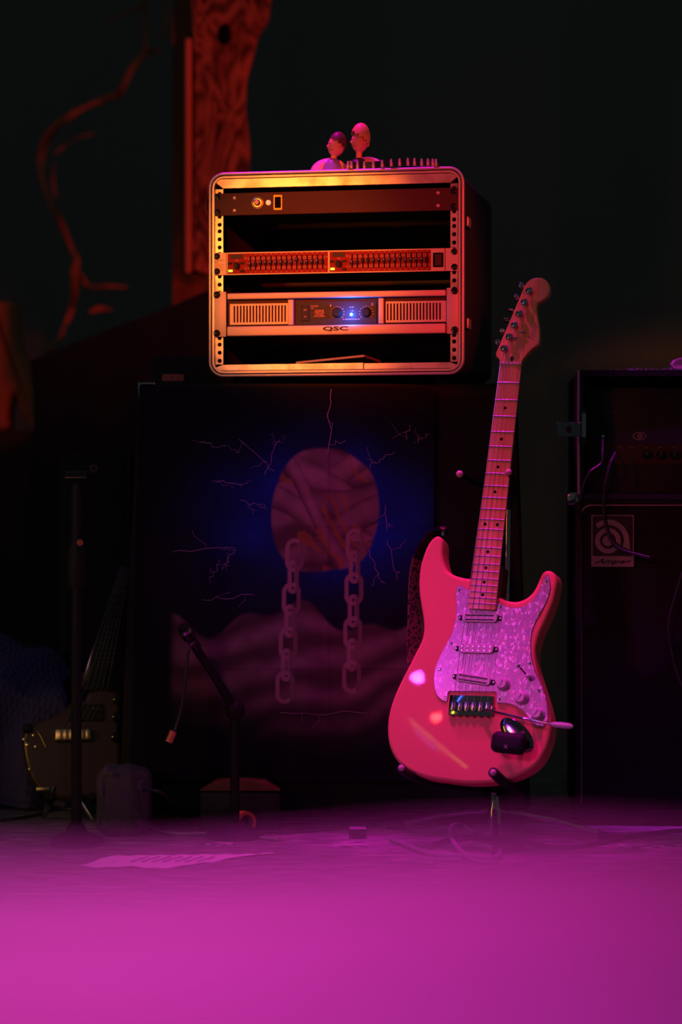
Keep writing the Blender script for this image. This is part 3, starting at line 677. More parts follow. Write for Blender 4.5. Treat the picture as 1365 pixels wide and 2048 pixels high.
bm2 = [tuple((NP(Ln * .83, -1, 0)[i]) for i in (0, 2)), tuple(NP(Ln * .83, 1.1, 0)[i] for i in (0, 2)), tuple(NP(Ln, 1.1, 0)[i] for i in (0, 2)), tuple(NP(Ln, -1, 0)[i] for i in (0, 2))]
prism(bm, bm2, .001, .040, .002, .003, 2); obj('neck_heel', bm, 'body_brown', gt)
for i in range(1, 23):
    s_ = SC * (1 - 2 ** (-i / 12)); s_ = min(s_, Ln - .001)
    bm = B(); tube(bm, [NP(s_, t_, yF - .0016 * (1 - t_ * t_) - .0002) for t_ in (-.985, -.6, -.2, .2, .6, .985)], .0013, 8); obj('fret', bm, 'fret_metal', nk)
def fm(i): return SC * (1 - (2 ** (-i / 12) + 2 ** (-(i - 1) / 12)) / 2)
for i, tt in [(k, 0) for k in (3, 5, 7, 9, 15, 17, 19, 21)] + [(12, -.48), (12, .48)]:
    p = NP(fm(i), tt, yF - .0015); bm = B(); lathe(bm, ((.0031, 0), (.0030, .00035)), p + Vector((0, .0002, 0)), (0, -1, 0), 16); obj('fret_marker', bm, 'black_hole', nk)
bm = B(); a = NP(-.002, 0, 0); prism(bm, [tuple(NP(s_, t_, 0)[k] for k in (0, 2)) for s_, t_ in ((-.0035, -1), (-.0035, 1), (.0003, 1), (.0003, -1))], yF - .0035, yF + .004, .0006, seg=1); obj('nut', bm, 'white_plastic', gt)
# headstock
hs = [(1000.6, 727.5), (1000.4, 722), (997.9, 717.5), (992.9, 712.4), (992.6, 706), (996, 698), (999, 691), (1010.5, 664), (1022.3, 636.5), (1034, 609), (1045.5, 582), (1049.3, 573), (1056, 563.5), (1064.5, 557.5), (1076, 555), (1086.5, 556.4), (1095, 563), (1100.4, 574), (1099, 586), (1092, 596), (1082, 602.5), (1076, 606), (1073.8, 611), (1074.8, 627), (1078.5, 648), (1080, 666), (1079.2, 684), (1076, 690), (1066, 696.5), (1057, 706), (1048.4, 717), (1044.2, 723), (1043.7, 727.5), (1040, 728.5), (1022, 728.5), (1004, 728.5)]
yH = -.006
bm = B(); prism(bm, spline([G(a, b, yH) for a, b in hs], 3), yH, yH + .014, .0015, .0015, 2); hd = obj('headstock', bm, 'maple', gt, ang=50)
posts = [(1058.4, 580.5), (1048.6, 603.5), (1038.5, 626.4), (1028.6, 649.4), (1018.4, 672.4), (1008.1, 695.9)]
keys = [(1042.5, 571), (1032.5, 594.5), (1022, 620.5), (1013, 640), (1004.5, 662), (995, 684)]
PT = []
for i, ((a, b), (c, d)) in enumerate(zip(posts, keys)):
    u, v = G(a, b, yH - .012); PT.append((u, v))
    bm = B(); lathe(bm, ((.0052, 0), (.0050, .0015), (.0030, .002), (.0028, .0055), (.0030, .006)), (u, yH, v), (0, -1, 0), 18)
    tp = obj('tuner_post', bm, 'chrome_soft', hd)
    bm = B(); lathe(bm, ((.0034, .0), (.0062, .0006), (.0072, .003), (.0066, .0050), (.0045, .0064), (.0, .0068)), (u, yH - .0062, v), (0, -1, 0), 20); obj('post_cap', bm, 'chrome', tp)
    ku, kv = G(c, d, yH + .018); bu = G(a, b, yH + .018)
    bm = B(); cyl(bm, (bu[0], yH + .019, bu[1]), (ku + .004, yH + .019, kv - .0005), .0022, n=10)
    box(bm, bu[0] - .008, bu[0] + .007, yH + .014, yH + .025, bu[1] - .007, bu[1] + .007, .002); kk = obj('tuner_gear', bm, 'chrome_soft', hd)
    bm = B(); ball(bm, (0, 0, 0), .0078, 14, (.9, .45, .85), Matrix.Rotation(R((10, 35, 80, 60, 20, 5)[i]), 3, 'X')); kb = obj('tuner_key', bm, 'chrome', kk); kb.location = (ku, yH + .019, kv)
for a, b in ((1046, 666), (1030.5, 677.5)):
    u, v = G(a, b, yH); bm = B(); lathe(bm, ((.0022, 0), (.0018, .003), (.0024, .0036), (.002, .005)), (u, yH, v), (0, -1, 0), 12); box(bm, u - .0055, u + .0055, yH - .0062, yH - .0042, v - .0014, v + .0014, .0006, 1); obj('string_tree', bm, 'chrome_soft', hd)
u, v = G(1025, 717.5, yH); bm = B(); prism(bm, rr(u - .0032, v - .0048, u + .0032, v + .0048, .003, 4), yH - .0004, yH + .001); obj('truss_rod_hole', bm, 'black_hole', hd)
a, b = G(1067, 662, yH); text('logo_print', 'Fender', a - .017, a + .017, b - .0065, b + .0065, yH, 'headstock_ink', hd, shear=.3, rot=R(80))
text('model_print', 'STRATOCASTER', G(1066.5, 0, 0)[0] - .018, G(1066.5, 0, 0)[0] + .018, 0, .002, yH, 'headstock_ink', hd, rot=R(83)).location = (G(1066.5, 637, yH)[0] - G(1066.5, 0, 0)[0], 0, G(1066.5, 637, yH)[1])
# bridge
b0 = [G(*p, -.004) for p in ((900.6, 1390), (982, 1392), (985.6, 1432), (900.8, 1431))]
bl = min(b0[0][0], b0[3][0]); br = max(b0[1][0], b0[2][0]); bt = (b0[0][1] + b0[1][1]) / 2; bb = (b0[2][1] + b0[3][1]) / 2
bm = B(); box(bm, bl, br, -.006, .0, bb, bt, .0012, 2); bg = obj('bridge', bm, 'chrome', gt)
sad = []
for i in range(6):
    x = bl + .0105 + (br - bl - .019) * i / 5; t0 = bt - .011 - .0012 * (i in (0, 1)) ; 
    bm = B(); box(bm, x - .0047, x + .0047, -.0115, -.006, bb + .007, t0, .0010, 2); sd = obj('saddle', bm, 'chrome_soft', bg)
    bm = B(); box(bm, x - .0010, x + .0010, -.0119, -.0113, bb + .010, t0 - .004); obj('saddle_slot', bm, 'black_hole', sd)
    bm = B(); cyl(bm, (x - .003, -.012, t0 - .001), (x + .003, -.012, t0 - .001), .0014, n=8); obj('saddle_screw', bm, 'chrome', sd)
    sad.append((x, t0))
for i in range(6):
    x = bl + .0085 + (br - bl - .017) * i / 5; bm = B(); cyl(bm, (x, -.003, bb - .003), (x, -.003, bb + .003), .0018, n=8); obj('bridge_screw', bm, 'chrome', bg)
# strings
for i in range(6):
    t_ = -.80 + 1.60 * i / 5; n0 = NP(0, t_, yF - .0042); x, z = sad[i]
    rad = (.00062, .00055, .0005, .00036, .00032, .0003)[i]
    u, v = PT[5 - i]; pts = [Vector((x, -.0135, z)), n0, Vector((u - .003 if i > 2 else u, yH - .0045, v))]
    bm = B(); tube(bm, pts, rad, 6); obj('string', bm, 'string_metal', gt, label='thin metal string')
# vibrato arm
p0 = GFm.P(973, 1419.6, -.014); p1 = GFm.P(1040, 1435, -.040); p2 = GFm.P(1104, 1448.5, -.046); p3 = GFm.P(1146.5, 1453, -.048)
ar = tubeobj('vibrato_arm', (GFm.P(972, 1419, -.004), p0, p1, p2), .0025, 'chrome', gt, 10)
bm = B(); tube(bm, [p2 + (p3 - p2) * k for k in (0, .15, .5, .85, 1)], [.0032, .0048, .0056, .0050, .0026], 14); obj('arm_tip', bm, 'white_plastic', ar)
bm = B(); lathe(bm, ((.006, 0), (.006, .006), (.0035, .008)), (G(983, 1416, -.004)[0], 0, G(983, 1416, -.004)[1]), (0, -1, 0), 16); obj('arm_socket', bm, 'chrome', bg)
# knobs and switch
for k, (a, b, s_, rt) in enumerate(((1004.5, 1365, 'VOLUME', 70), (1041, 1393, 'TONE', 60), (1073.5, 1424.5, 'TONE', 55))):
    u, v = G(a + 3, b + 4, -.003)
    bm = B(); n_ = 24; lathe(bm, ((.0128, 0), (.0126, .002), (.0118, .0030), (.0100, .0045), (.0088, .0135), (.0082, .0145)), (0, 0, 0), (0, -1, 0), n_)
    kn = obj('control_knob', bm, 'white_plastic', pgd, ang=30); kn.location = (u, -.0026, v)
    text('knob_print', s_, -.0062, .0062, -.0015, .0015, -.0147, 'print_dark', kn, rot=R(rt))
    bm = B()
    for i in range(12):
        an = 2 * PI * i / 12; c, s2 = math.cos(an), math.sin(an); box(bm, .0106 * c - .0005, .0106 * c + .0005, -.0050, -.0046, .0106 * s2 - .0008, .0106 * s2 + .0008)
    obj('knob_numbers', bm, 'print_dark', kn)
q0, q1 = G(1038, 1332, -.003), G(1062, 1359, -.003); c = ((q0[0] + q1[0]) / 2, (q0[1] + q1[1]) / 2); L = math.hypot(q1[0] - q0[0], q1[1] - q0[1]); an = math.atan2(q1[1] - q0[1], q1[0] - q0[0])
bm = B(); box(bm, -L / 2 + .004, L / 2 - .004, -.0030, -.0026, -.0013, .0013, 0, 1, Matrix.Translation((c[0], 0, c[1])) @ Matrix.Rotation(-an, 4, 'Y')); sw = obj('switch_slot', bm, 'black_hole', pgd)
for q in (q0, q1):
    bm = B(); lathe(bm, ((.0034, 0), (.003, .0012), (.001, .002)), (q[0], -.0026, q[1]), (0, -1, 0), 12); obj('switch_screw', bm, 'chrome', sw)
u, v = G(1057, 1353.5, -.012); bm = B(); lathe(bm, ((.0022, 0), (.0030, .004), (.0050, .009), (.0046, .014), (.0015, .017)), (u - .002, -.003, v + .002), (.2, -1, -.1), 14); obj('switch_tip', bm, 'white_plastic', sw)
# jack dish
u, v = G(1034, 1468, -.002)
bm = B(); Mj = Matrix.Translation((u, -.001, v)) @ Matrix.Rotation(R(40), 4, 'Y')
v_ = ball(bm, (0, 0, 0), .040, 28, (1, .10, .50)); bmesh.ops.delete(bm, geom=[q for q in v_ if q.co.y > .0005], context='VERTS')
for q in bm.verts: q.co = Mj @ q.co
jk = obj('jack_dish', bm, 'chrome_dark', gt)
# strap buttons
bt1 = GFm.P(890, 1068, .022)
bm = B(); lathe(bm, ((.004, 0), (.004, .010), (.010, .012), (.012, .015), (.008, .018), (.0, .019)), bt1 + Vector((-.003, 0, -.004)), (-.15, 0, 1), 18); obj('strap_button', bm, 'chrome_soft', gt)
# radio transmitter plugged into the guitar
tfm = Fr(0, 0, 1); uu, vv = G(1018, 1486, -.03); tfm.M = GFm.M @ Matrix.Translation((uu, -.030, vv))
tx = thing('radio_transmitter', 'rounded black radio transmitter plugged into the jack dish of the pink guitar', 'transmitter', tfm)
bm = B(); box(bm, -.033, .033, -.010, .012, -.0195, .0195, .0125, 4, Matrix.Rotation(R(4), 4, 'Y')); obj('housing', bm, 'black_rubber', tx)
bm = B(); cyl(bm, (.012, .008, .010), (.018, .028, .024), .006, .0045, 14); obj('plug', bm, 'chrome_soft', tx)
text('brand_print', 'X', -.006, .002, -.012, -.005, -.0101, 'cable_grey', tx)
# strap: black leather end on the horn button, leopard band behind the body
st = thing('guitar_strap', 'leopard-print strap with black ends hanging behind the pink guitar body', 'strap', GFm)
def band(name, pts, wd, m, parent, th=.002):
    P = [Vector(p) for p in spline([tuple(p) for p in pts], 6, False)]; bm = B(); rows = []
    for i, p in enumerate(P):
        t = (P[min(i + 1, len(P) - 1)] - P[max(i - 1, 0)]).normalized(); a = Vector((.45, .89, 0)); a = (a - t * a.dot(t)).normalized(); n = t.cross(a) * th / 2
        rows.append([bm.verts.new(p + a * s1 * wd / 2 + n * s2) for s1, s2 in ((-1, -1), (1, -1), (1, 1), (-1, 1))])
    for a, b in zip(rows, rows[1:]):
        for j in range(4): bm.faces.new((a[j], a[(j + 1) % 4], b[(j + 1) % 4], b[j]))
    bm.faces.new(rows[0]); bm.faces.new(rows[-1][::-1]); return obj(name, bm, m, parent, ang=50)
band('strap_end', [GFm.P(888, 1062, .020), GFm.P(872, 1068, .028), GFm.P(852, 1092, .036), GFm.P(841, 1118, .045)], .034, 'black_gloss', st, .004)
band('strap_band', [GFm.P(841, 1112, .047), GFm.P(833, 1150, .058), GFm.P(830, 1200, .066), GFm.P(829, 1260, .066), GFm.P(828, 1320, .062), GFm.P(840, 1400, .058)], .034, 'leopard', st)
band('strap_band', [GFm.P(812, 1537, .050), GFm.P(850, 1545, .056), GFm.P(885, 1556, .056), GFm.P(915, 1575, .050)], .04, 'black_rubber', st, .004)
#@STAND
# ------------------------------------------------------------------ guitar stand
gs = thing('guitar_stand', 'black and chrome tripod guitar stand with pink-tipped prongs holding the pink guitar', 'guitar stand', loc=GF(990, 1682) * Vector((1, 1, 0)))
gs.location = (W(990, 1635, 4.56).x, 4.56, 0); bpy.context.view_layer.update()
def L_(p): return Vector(p) - gs.location
hub = W(990, 1632, 4.56); ptop = W(1019, 948, 4.72); pmid = W(1017, 1020, 4.70)
tubeobj('pole', [L_(hub), L_(W(1013, 1250, 4.67))], .0095, 'black', gs, 14, smooth=False)
tubeobj('upper_pole', [L_(W(1013, 1250, 4.67)), L_(pmid)], .0068, 'chrome', gs, 14, smooth=False)
bm = B(); lathe(bm, ((.010, -.03), (.014, -.028), (.014, .01), (.010, .02), (.010, .045)), L_(hub), (0, 0, 1), 18); obj('hub', bm, 'chrome', gs)
fts = [GF(787, 1659), GF(1228, 1683), GF(992, 1712)]
for f_ in fts:
    d_ = Vector(f_) ; d_.z = .008
    bm = B(); tube(bm, [L_(hub + Vector((0, 0, .012))), L_(hub + (d_ - hub) * .5 + Vector((0, 0, .012))), L_(d_)], [.0055, .0055, .005], 10); lg = obj('leg', bm, 'chrome_soft', gs)
    bm = B(); e = (d_ - hub).normalized(); cyl(bm, L_(d_ - e * .03), L_(d_ + e * .012), .008, n=12); obj('rubber_foot', bm, 'black_rubber', lg)
cr = W(962, 1585, 4.50)
tubeobj('cradle_bar', [L_(W(996, 1575, 4.60)), L_(W(940, 1574, 4.55)), L_(W(880, 1568, 4.50)), L_(W(825, 1552, 4.46)), L_(W(803, 1537, 4.37))], .0085, 'black_rubber', gs, 12)
tubeobj('cradle_bar', [L_(W(996, 1575, 4.60)), L_(W(1040, 1590, 4.48)), L_(W(1010, 1566, 4.38)), L_(W(987, 1545, 4.32))], .0095, 'black_rubber', gs, 12)
tubeobj('neck_yoke', [L_(W(920, 948, 4.56)), L_(W(926, 952, 4.66)), L_(W(960, 968, 4.72)), L_(W(1018, 985, 4.71)), L_(pmid)], .006, 'black_rubber', gs, 10)
tubeobj('neck_yoke', [L_(W(1018, 945, 4.48)), L_(W(1026, 955, 4.56)), L_(W(1027, 975, 4.68)), L_(pmid)], .006, 'black_rubber', gs, 10)
for a, b, d, r_ in ((920, 948, 4.555, .0068), (1018, 944.5, 4.475, .0062), (803.5, 1536, 4.365, .0060), (987, 1545, 4.315, .0060)):
    bm = B(); ball(bm, L_(W(a, b, d)), r_, 16); obj('prong_tip', bm, 'pink_rubber', gs, label='small round pink tip')
#@CAB
# ------------------------------------------------------------------ left speaker cabinet and banner
CF = Fr(650, 1700, 4.74, z=0)
cab = thing('speaker_cabinet', 'tall black speaker cabinet under the rack case, hidden behind a printed banner', 'speaker cabinet', CF)
ctz = CF.uv(400, 767)[1]
tl, tr = CF.uv(277, 767)[0], CF.uv(1035, 767)[0]; b_l, b_r = CF.uv(236, 1640)[0], CF.uv(1062, 1640)[0]
def trap(y0, y1, bm, ins=0, z0=.035, z1=None):
    z1 = z1 or ctz; v = [bm.verts.new((x, y, z)) for y in (y0, y1) for x, z in ((b_l + ins, z0 + ins), (b_r - ins, z0 + ins), (tr - ins, z1 - ins), (tl + ins, z1 - ins))]
    for f in ((0, 1, 2, 3), (7, 6, 5, 4), (0, 4, 5, 1), (1, 5, 6, 2), (2, 6, 7, 3), (3, 7, 4, 0)): bm.faces.new([v[k] for k in f])
    bmesh.ops.bevel(bm, geom=bm.edges[:], offset=.006, segments=3, affect='EDGES')
bm = B(); trap(0, .36, bm); obj('cabinet_body', bm, 'tolex', cab)
bm = B(); trap(-.004, .01, bm, .022); obj('grille', bm, 'grille_cloth', cab)
for x, z, sx, sz in ((tl, ctz, 1, -1), (tr, ctz, -1, -1)):
    bm = B(); P = [(0, 0), (.034, 0), (.034, -.0045), (.008, -.0045), (.0045, -.008), (.0045, -.034), (0, -.034)]
    P = [(x + sx * a - sx * .002 - (-.08 * b) * -sx * 1, z + b + .002) for a, b in P]; prism(bm, P, -.004, .03, .001, seg=1); obj('corner_guard', bm, 'chrome', cab)
for x in (b_l + .06, b_r - .06):
    for y in (.05, .31): bm = B(); cyl(bm, (x - .015, y, .019), (x + .015, y, .019), .019, n=16); box(bm, x - .02, x + .02, y - .02, y + .02, .03, .040); obj('caster', bm, 'black_rubber', cab)
# banner
BF = Fr(650, 1000, 4.722, z=.0)
bw0, bw1 = BF.uv(283, 780), BF.uv(866, 780)
bz1 = BF.uv(650, 774)[1]; bz0 = BF.uv(650, 1560)[1]
nx, nz = 300, 400
bm_v = []; cols = []
yy, xx = np.mgrid[0:nz + 1, 0:nx + 1]
PX = 255 + (868 - 255) * xx / nx; PY = 774 + (1562 - 774) * yy / nz
def gnoise(X_, Y_, sc, seed=0):
    rs = np.random.RandomState(seed); g = rs.rand(64, 64); a = X_ / sc % 63; b = Y_ / sc % 63; i, j = a.astype(int), b.astype(int); u, v = a - i, b - j
    u = u * u * (3 - 2 * u); v = v * v * (3 - 2 * v)
    return (g[i, j] * (1 - u) + g[i + 1, j] * u) * (1 - v) + (g[i, j + 1] * (1 - u) + g[i + 1, j + 1] * u) * v
n1 = gnoise(PX, PY, 60, 1); n2 = gnoise(PX, PY, 22, 2); n3 = gnoise(PX, PY, 8, 3)
C_ = np.zeros(PX.shape + (3,)); C_[:] = (.010, .010, .016)
def mix(mask, col):
    m_ = np.clip(mask, 0, 1)[..., None]; C_[:] = C_ * (1 - m_) + np.array(col) * m_
sm = lambda a, b, x: np.clip((x - a) / (b - a), 0, 1) ** 2 * (3 - 2 * np.clip((x - a) / (b - a), 0, 1))
halo = np.exp(-(((PX - 655) / 190) ** 2 + ((PY - 1030) / 120) ** 2) ** 1.2)
mix(halo * (.35 + .8 * n1), (.01, .05, .42))
# abstract print: a fan of broad diagonal swathes over heaped wavy ones
ex, ez = (PX - 645) / 112, (PY - 1022) / 125; rad = (np.abs(ex) ** 2.6 + np.abs(ez) ** 2.6) ** (1 / 2.6) + .10 * (n1 - .5)
ins = 1 - sm(.94, 1.0, rad)
swc = np.zeros(PX.shape + (3,)); swc[:] = (.09, .04, .05)
for k, (an, off, wd, brt) in enumerate(((12, -96, 30, .8), (-24, -60, 26, 1), (38, -40, 24, .9), (-12, -8, 30, .75), (28, 28, 24, .8), (-34, 52, 26, .7), (-6, 88, 28, .6), (58, 20, 16, .9))):
    ca_, sa_ = math.cos(R(an)), math.sin(R(an)); d_ = (-(PX - 645) * sa_ + (PY - 1022) * ca_ - off + 7 * np.sin(PX / 30 + k * 2)) / wd
    m_ = (1 - sm(.92, 1.0, np.abs(d_)))[..., None]; sh_ = (brt * (.62 + .38 * n2) * (1 - .6 * sm(.0, 1, d_)) * (1 - .35 * sm(.5, 1, -d_)))[..., None]
    swc = swc * (1 - m_) + m_ * sh_ * np.array((.36, .15, .20))
och = (np.sin((PX * .8 - PY * .5) / 4 + 5 * n2) > .1) & (n1 > .62)
swc = swc * (1 - .6 * och[..., None]) + np.array((.30, .10, .03)) * .6 * och[..., None]
C_[:] = C_ * (1 - ins[..., None]) + swc * ins[..., None]
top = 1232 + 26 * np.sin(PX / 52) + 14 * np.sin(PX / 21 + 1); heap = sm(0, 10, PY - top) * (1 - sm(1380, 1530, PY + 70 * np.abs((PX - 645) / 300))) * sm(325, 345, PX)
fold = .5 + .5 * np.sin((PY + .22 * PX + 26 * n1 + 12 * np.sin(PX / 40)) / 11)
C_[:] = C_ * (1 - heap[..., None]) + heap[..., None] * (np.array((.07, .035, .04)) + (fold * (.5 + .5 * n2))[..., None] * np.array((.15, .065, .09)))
# printed chains
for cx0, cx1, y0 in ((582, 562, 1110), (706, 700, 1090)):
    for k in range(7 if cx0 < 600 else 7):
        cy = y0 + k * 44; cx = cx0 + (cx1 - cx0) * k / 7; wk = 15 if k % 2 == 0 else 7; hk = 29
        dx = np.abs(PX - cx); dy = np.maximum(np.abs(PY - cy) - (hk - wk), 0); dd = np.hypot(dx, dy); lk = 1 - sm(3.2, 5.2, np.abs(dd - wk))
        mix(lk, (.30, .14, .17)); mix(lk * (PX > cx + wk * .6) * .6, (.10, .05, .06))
me = bpy.data.meshes.new('banner'); V = []
for j in range(nz + 1):
    for i in range(nx + 1):
        pxx = PX[j, i]; pyy = PY[j, i]
        pxx += -(1 - i / nx) * 18 * (j / nz) + (1 - i / nx) * 24
        u, v_ = BF.uv(pxx, pyy)
        dpt = .0025 * math.sin(pxx / 47 + pyy / 160) + .0014 * math.sin(pxx / 19) + .003 * math.exp(-abs(pxx - 655) / 5) + .0025 * math.exp(-abs(pyy - 1051) / 5) + .0025 * math.exp(-abs(pyy - 1335) / 5)
        V.append((u, -dpt, v_))
Fc = [(j * (nx + 1) + i, j * (nx + 1) + i + 1, (j + 1) * (nx + 1) + i + 1, (j + 1) * (nx + 1) + i) for j in range(nz) for i in range(nx)]
me.from_pydata(V, [], [f[::-1] for f in Fc]); me.polygons.foreach_set('use_smooth', [True] * len(Fc))
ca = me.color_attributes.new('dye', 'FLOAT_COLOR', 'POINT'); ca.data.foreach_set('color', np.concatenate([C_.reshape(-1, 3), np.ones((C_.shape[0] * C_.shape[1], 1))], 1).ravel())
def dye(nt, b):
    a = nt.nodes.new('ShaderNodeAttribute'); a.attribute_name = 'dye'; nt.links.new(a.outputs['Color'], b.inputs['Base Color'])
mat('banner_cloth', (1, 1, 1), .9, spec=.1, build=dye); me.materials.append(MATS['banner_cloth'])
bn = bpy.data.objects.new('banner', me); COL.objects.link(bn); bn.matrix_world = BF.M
tag(bn, 'dark cloth banner printed with mauve wrapped bundle, chains and lightning, below the rack', 'banner')
# lightning printed on it
random.seed(3)
def bolt(bm, a, b, w_, n, jag, fork=True):
    a, b = Vector(a), Vector(b); pts = [a + (b - a) * k / n + Vector((random.uniform(-jag, jag), random.uniform(-jag, jag))) * (0 < k < n) for k in range(n + 1)]
    for p, q in zip(pts, pts[1:]):
        t = (q - p).normalized(); nn = Vector((-t.y, t.x)) * w_ / 2
        vs = [bm.verts.new((*(lambda u: (u[0], -.0085, u[1]))(BF.uv(z.x, z.y, -.0085)),)) for z in (p - nn, q - nn, q + nn, p + nn)]
        bm.faces.new(vs)
    if fork:
        for k in range(2):
            p = random.choice(pts[1:-1]); bolt(bm, p, p + Vector((random.uniform(-40, 40), random.uniform(-35, 35))), w_ * .6, 4, 5, False)
BOLTS = [((663, 778), (656, 908), 1.6, 8, 5)]
for a, b in (((478, 878), (550, 942)), ((400, 886), (450, 893)), ((425, 960), (486, 972)), ((345, 1104), (470, 1095)), ((560, 880), (530, 950)), ((790, 905), (740, 935)), ((820, 850), (812, 880)), ((770, 1010), (776, 1060)), ((775, 1080), (795, 1160)), ((740, 1100), (765, 1165)), ((445, 1140), (470, 1100)), ((405, 1200), (510, 1190)), ((560, 1425), (735, 1427)), ((440, 1120), (420, 1165)), ((860, 870), (830, 885)), ((480, 1000), (530, 1015))):
    BOLTS.append((a, b, .9, 7, 5))
mat('lightning_ink', (.36, .20, .32), .8)
for b_ in BOLTS: bm = B(); bolt(bm, *b_); obj('lightning_bolt', bm, 'lightning_ink', bn, smooth=False)
# small head on the cabinet
SF = Fr(360, 766, 5.02, z=ctz)
sh = thing('amplifier_head', 'small black amplifier head with a reddish name plate on the cabinet beside the rack', 'amplifier', SF)
ht = SF.uv(360, 712)[1]; a, b = SF.uv(303, 740)[0], SF.uv(470, 740)[0]
bm = B(); box(bm, a, b, 0, .2, .004, ht, .009, 4); obj('housing', bm, 'tolex', sh)
a, b = SF.uv(325, 740)[0], SF.uv(368, 740)[0]; z0, z1 = SF.uv(340, 762)[1], SF.uv(340, 748.5)[1]
bm = B(); prism(bm, rr(a, z0, b, z1, .003, 3), -.002, .001); pq_ = obj('name_plate', bm, 'plaque', sh)
for s_, p0_, p1_ in (('O', 328.5, 335), ('|H|H|', 339, 349.5), ('O', 354, 363)):
    text('plate_print', s_, SF.uv(p0_, 740)[0], SF.uv(p1_, 740)[0], z0 + .0045, z1 - .0042, -.0021, 'print_dark', pq_)
for x in (.03, .12): 
    bm = B(); cyl(bm, (SF.uv(303, 740)[0] + x, .03, 0), (SF.uv(303, 740)[0] + x, .03, .006), .008, n=10); obj('foot', bm, 'black_rubber', sh)
#@RIGHT
# ------------------------------------------------------------------ right cabinet, head case
AFr = Fr(1170, 1655, 4.78, z=0, yaw=3)
ac = thing('bass_cabinet', 'large black bass cabinet with pale grille piping and square logo badge', 'speaker cabinet', AFr)
def A(px, py, y=0): return AFr.uv(px, py, y)
ax0, ax1 = A(1152, 1300)[0], A(1152, 1300)[0] + .66; az1 = A(1160, 1000)[1]
bm = B(); ring(bm, rr(ax0, .012, ax1, az1, .010, 3), rr(ax0 + .011, .03, ax1 - .011, az1 - .009, .016, 4), -.004, .4); vs = [bm.verts.new((x, .39, z)) for x, z in rr(ax0 + .002, .014, ax1 - .002, az1 - .002, .01, 3)]; bm.faces.new(vs)
obj('cabinet_body', bm, 'tolex', ac)
gx0 = A(1162, 1300)[0]; gz1 = A(1200, 1010)[1]; gz0 = A(1200, 1638)[1]
bm = B(); prism(bm, rr(gx0, gz0, ax1 - .012, gz1, .022, 8), .004, .02); obj('grille', bm, 'grille_cloth', ac)
bm = B(); P = [(p[0], -.001, p[1]) for p in rr(gx0, gz0, ax1 - .012, gz1, .022, 8)]; tube(bm, P + P[:1], .0019, 8, False); obj('grille_piping', bm, 'piping', ac)
bm = B(); prism(bm, [(A(1134, 1005)[0], A(1150, 1010)[1]), (A(1134, 988)[0], A(1150, 990)[1]), (A(1140, 985)[0], A(1150, 985)[1]), (A(1158, 985)[0], A(1150, 985)[1]), (A(1160, 1000)[0], A(1150, 1004)[1]), (A(1148, 1001)[0], A(1150, 1010)[1])], -.008, .03, .003); obj('corner_guard', bm, 'chrome', ac)
bm = B(); box(bm, A(1146, 1300)[0], A(1160, 1300)[0], -.006, .03, A(1150, 1655)[1], A(1150, 1638)[1], .004); obj('corner_guard', bm, 'black_gloss', ac)
for x in (ax0 + .06, ax1 - .06):
    for y in (.05, .34): bm = B(); cyl(bm, (x, y, 0), (x, y, .014), .018, n=14); obj('foot', bm, 'black_rubber', ac)
# badge: pale frame, black field, pale letter "a" mark, name strip
ba, bb_ = A(1183.5, 1080)[0], A(1268.5, 1080)[0]; bz1_, bz0_ = A(1225, 1030)[1], A(1225, 1133.5)[1]; bm_ = A(1225, 1112)[1]
def bd(cx, cy): # badge crop pixel -> local
    return A(1165 + cx / 10.92, 1010 + cy / 10.92, -.004)
bm = B(); prism(bm, [(ba, bz0_), (bb_, bz0_), (bb_, bz1_), (ba, bz1_)], -.0035, .004); bg_ = obj('logo_badge', bm, 'badge', ac, smooth=False)
bm = B(); prism(bm, rr(ba + .0022, bm_, bb_ - .0022, bz1_ - .0018, .004, 4), -.0040, -.0030); obj('badge_field', bm, 'print_dark', bg_)
cc = bd(565, 780); rs_ = abs(bd(845, 780)[0] - cc[0])
bm = B(); ring(bm, circ(cc[0], cc[1], rs_, n=40), circ(cc[0], cc[1], rs_ * .64, n=40), -.0044, -.0038)
prism(bm, circ(cc[0], cc[1], rs_ * .42, n=28), -.0044, -.0038)
# outer arc that opens at the left and runs straight down on the right
arc_o, arc_i = [], []
for k in range(31):
    a = R(128 - 128 * k / 30); arc_o.append((cc[0] + rs_ * 1.66 * math.cos(a) * (1.0 if a < PI / 2 else .93), cc[1] + rs_ * 1.66 * math.sin(a))); arc_i.append((cc[0] + rs_ * 1.25 * math.cos(a), cc[1] + rs_ * 1.25 * math.sin(a)))
arc_o.append(bd(1052, 985)); arc_i.append(bd(888, 912))
vo = [[bm.verts.new((p[0], y, p[1])) for p in arc] for arc in (arc_o, arc_i) for y in (-.0044, -.0038)]
for j in range(len(arc_o) - 1): bm.faces.new((vo[0][j], vo[0][j + 1], vo[2][j + 1], vo[2][j])); bm.faces.new((vo[0][j], vo[1][j], vo[1][j + 1], vo[0][j + 1])); bm.faces.new((vo[2][j], vo[2][j + 1], vo[3][j + 1], vo[3][j]))
obj('badge_mark', bm, 'badge', bg_, smooth=False)
bm = B(); sl_o = [bd(445, 215), bd(525, 215), bd(560, 400), bd(620, 600), bd(700, 690), bd(750, 800), bd(880, 920), bd(1090, 1010), bd(1110, 1080), bd(880, 1010), bd(700, 890), bd(620, 790), bd(540, 640), bd(480, 440)]
vs = [bm.verts.new((p[0], -.0046, p[1])) for p in sl_o]; bm.faces.new(vs); obj('badge_slash', bm, 'print_dark', bg_, smooth=False)
t0, t1 = bd(275, 1315), bd(1085, 1175); text('badge_script', 'Ampeg', t0[0], t1[0], t0[1], t1[1], -.0037, 'print_dark', bg_, shear=.45, bold=.03)
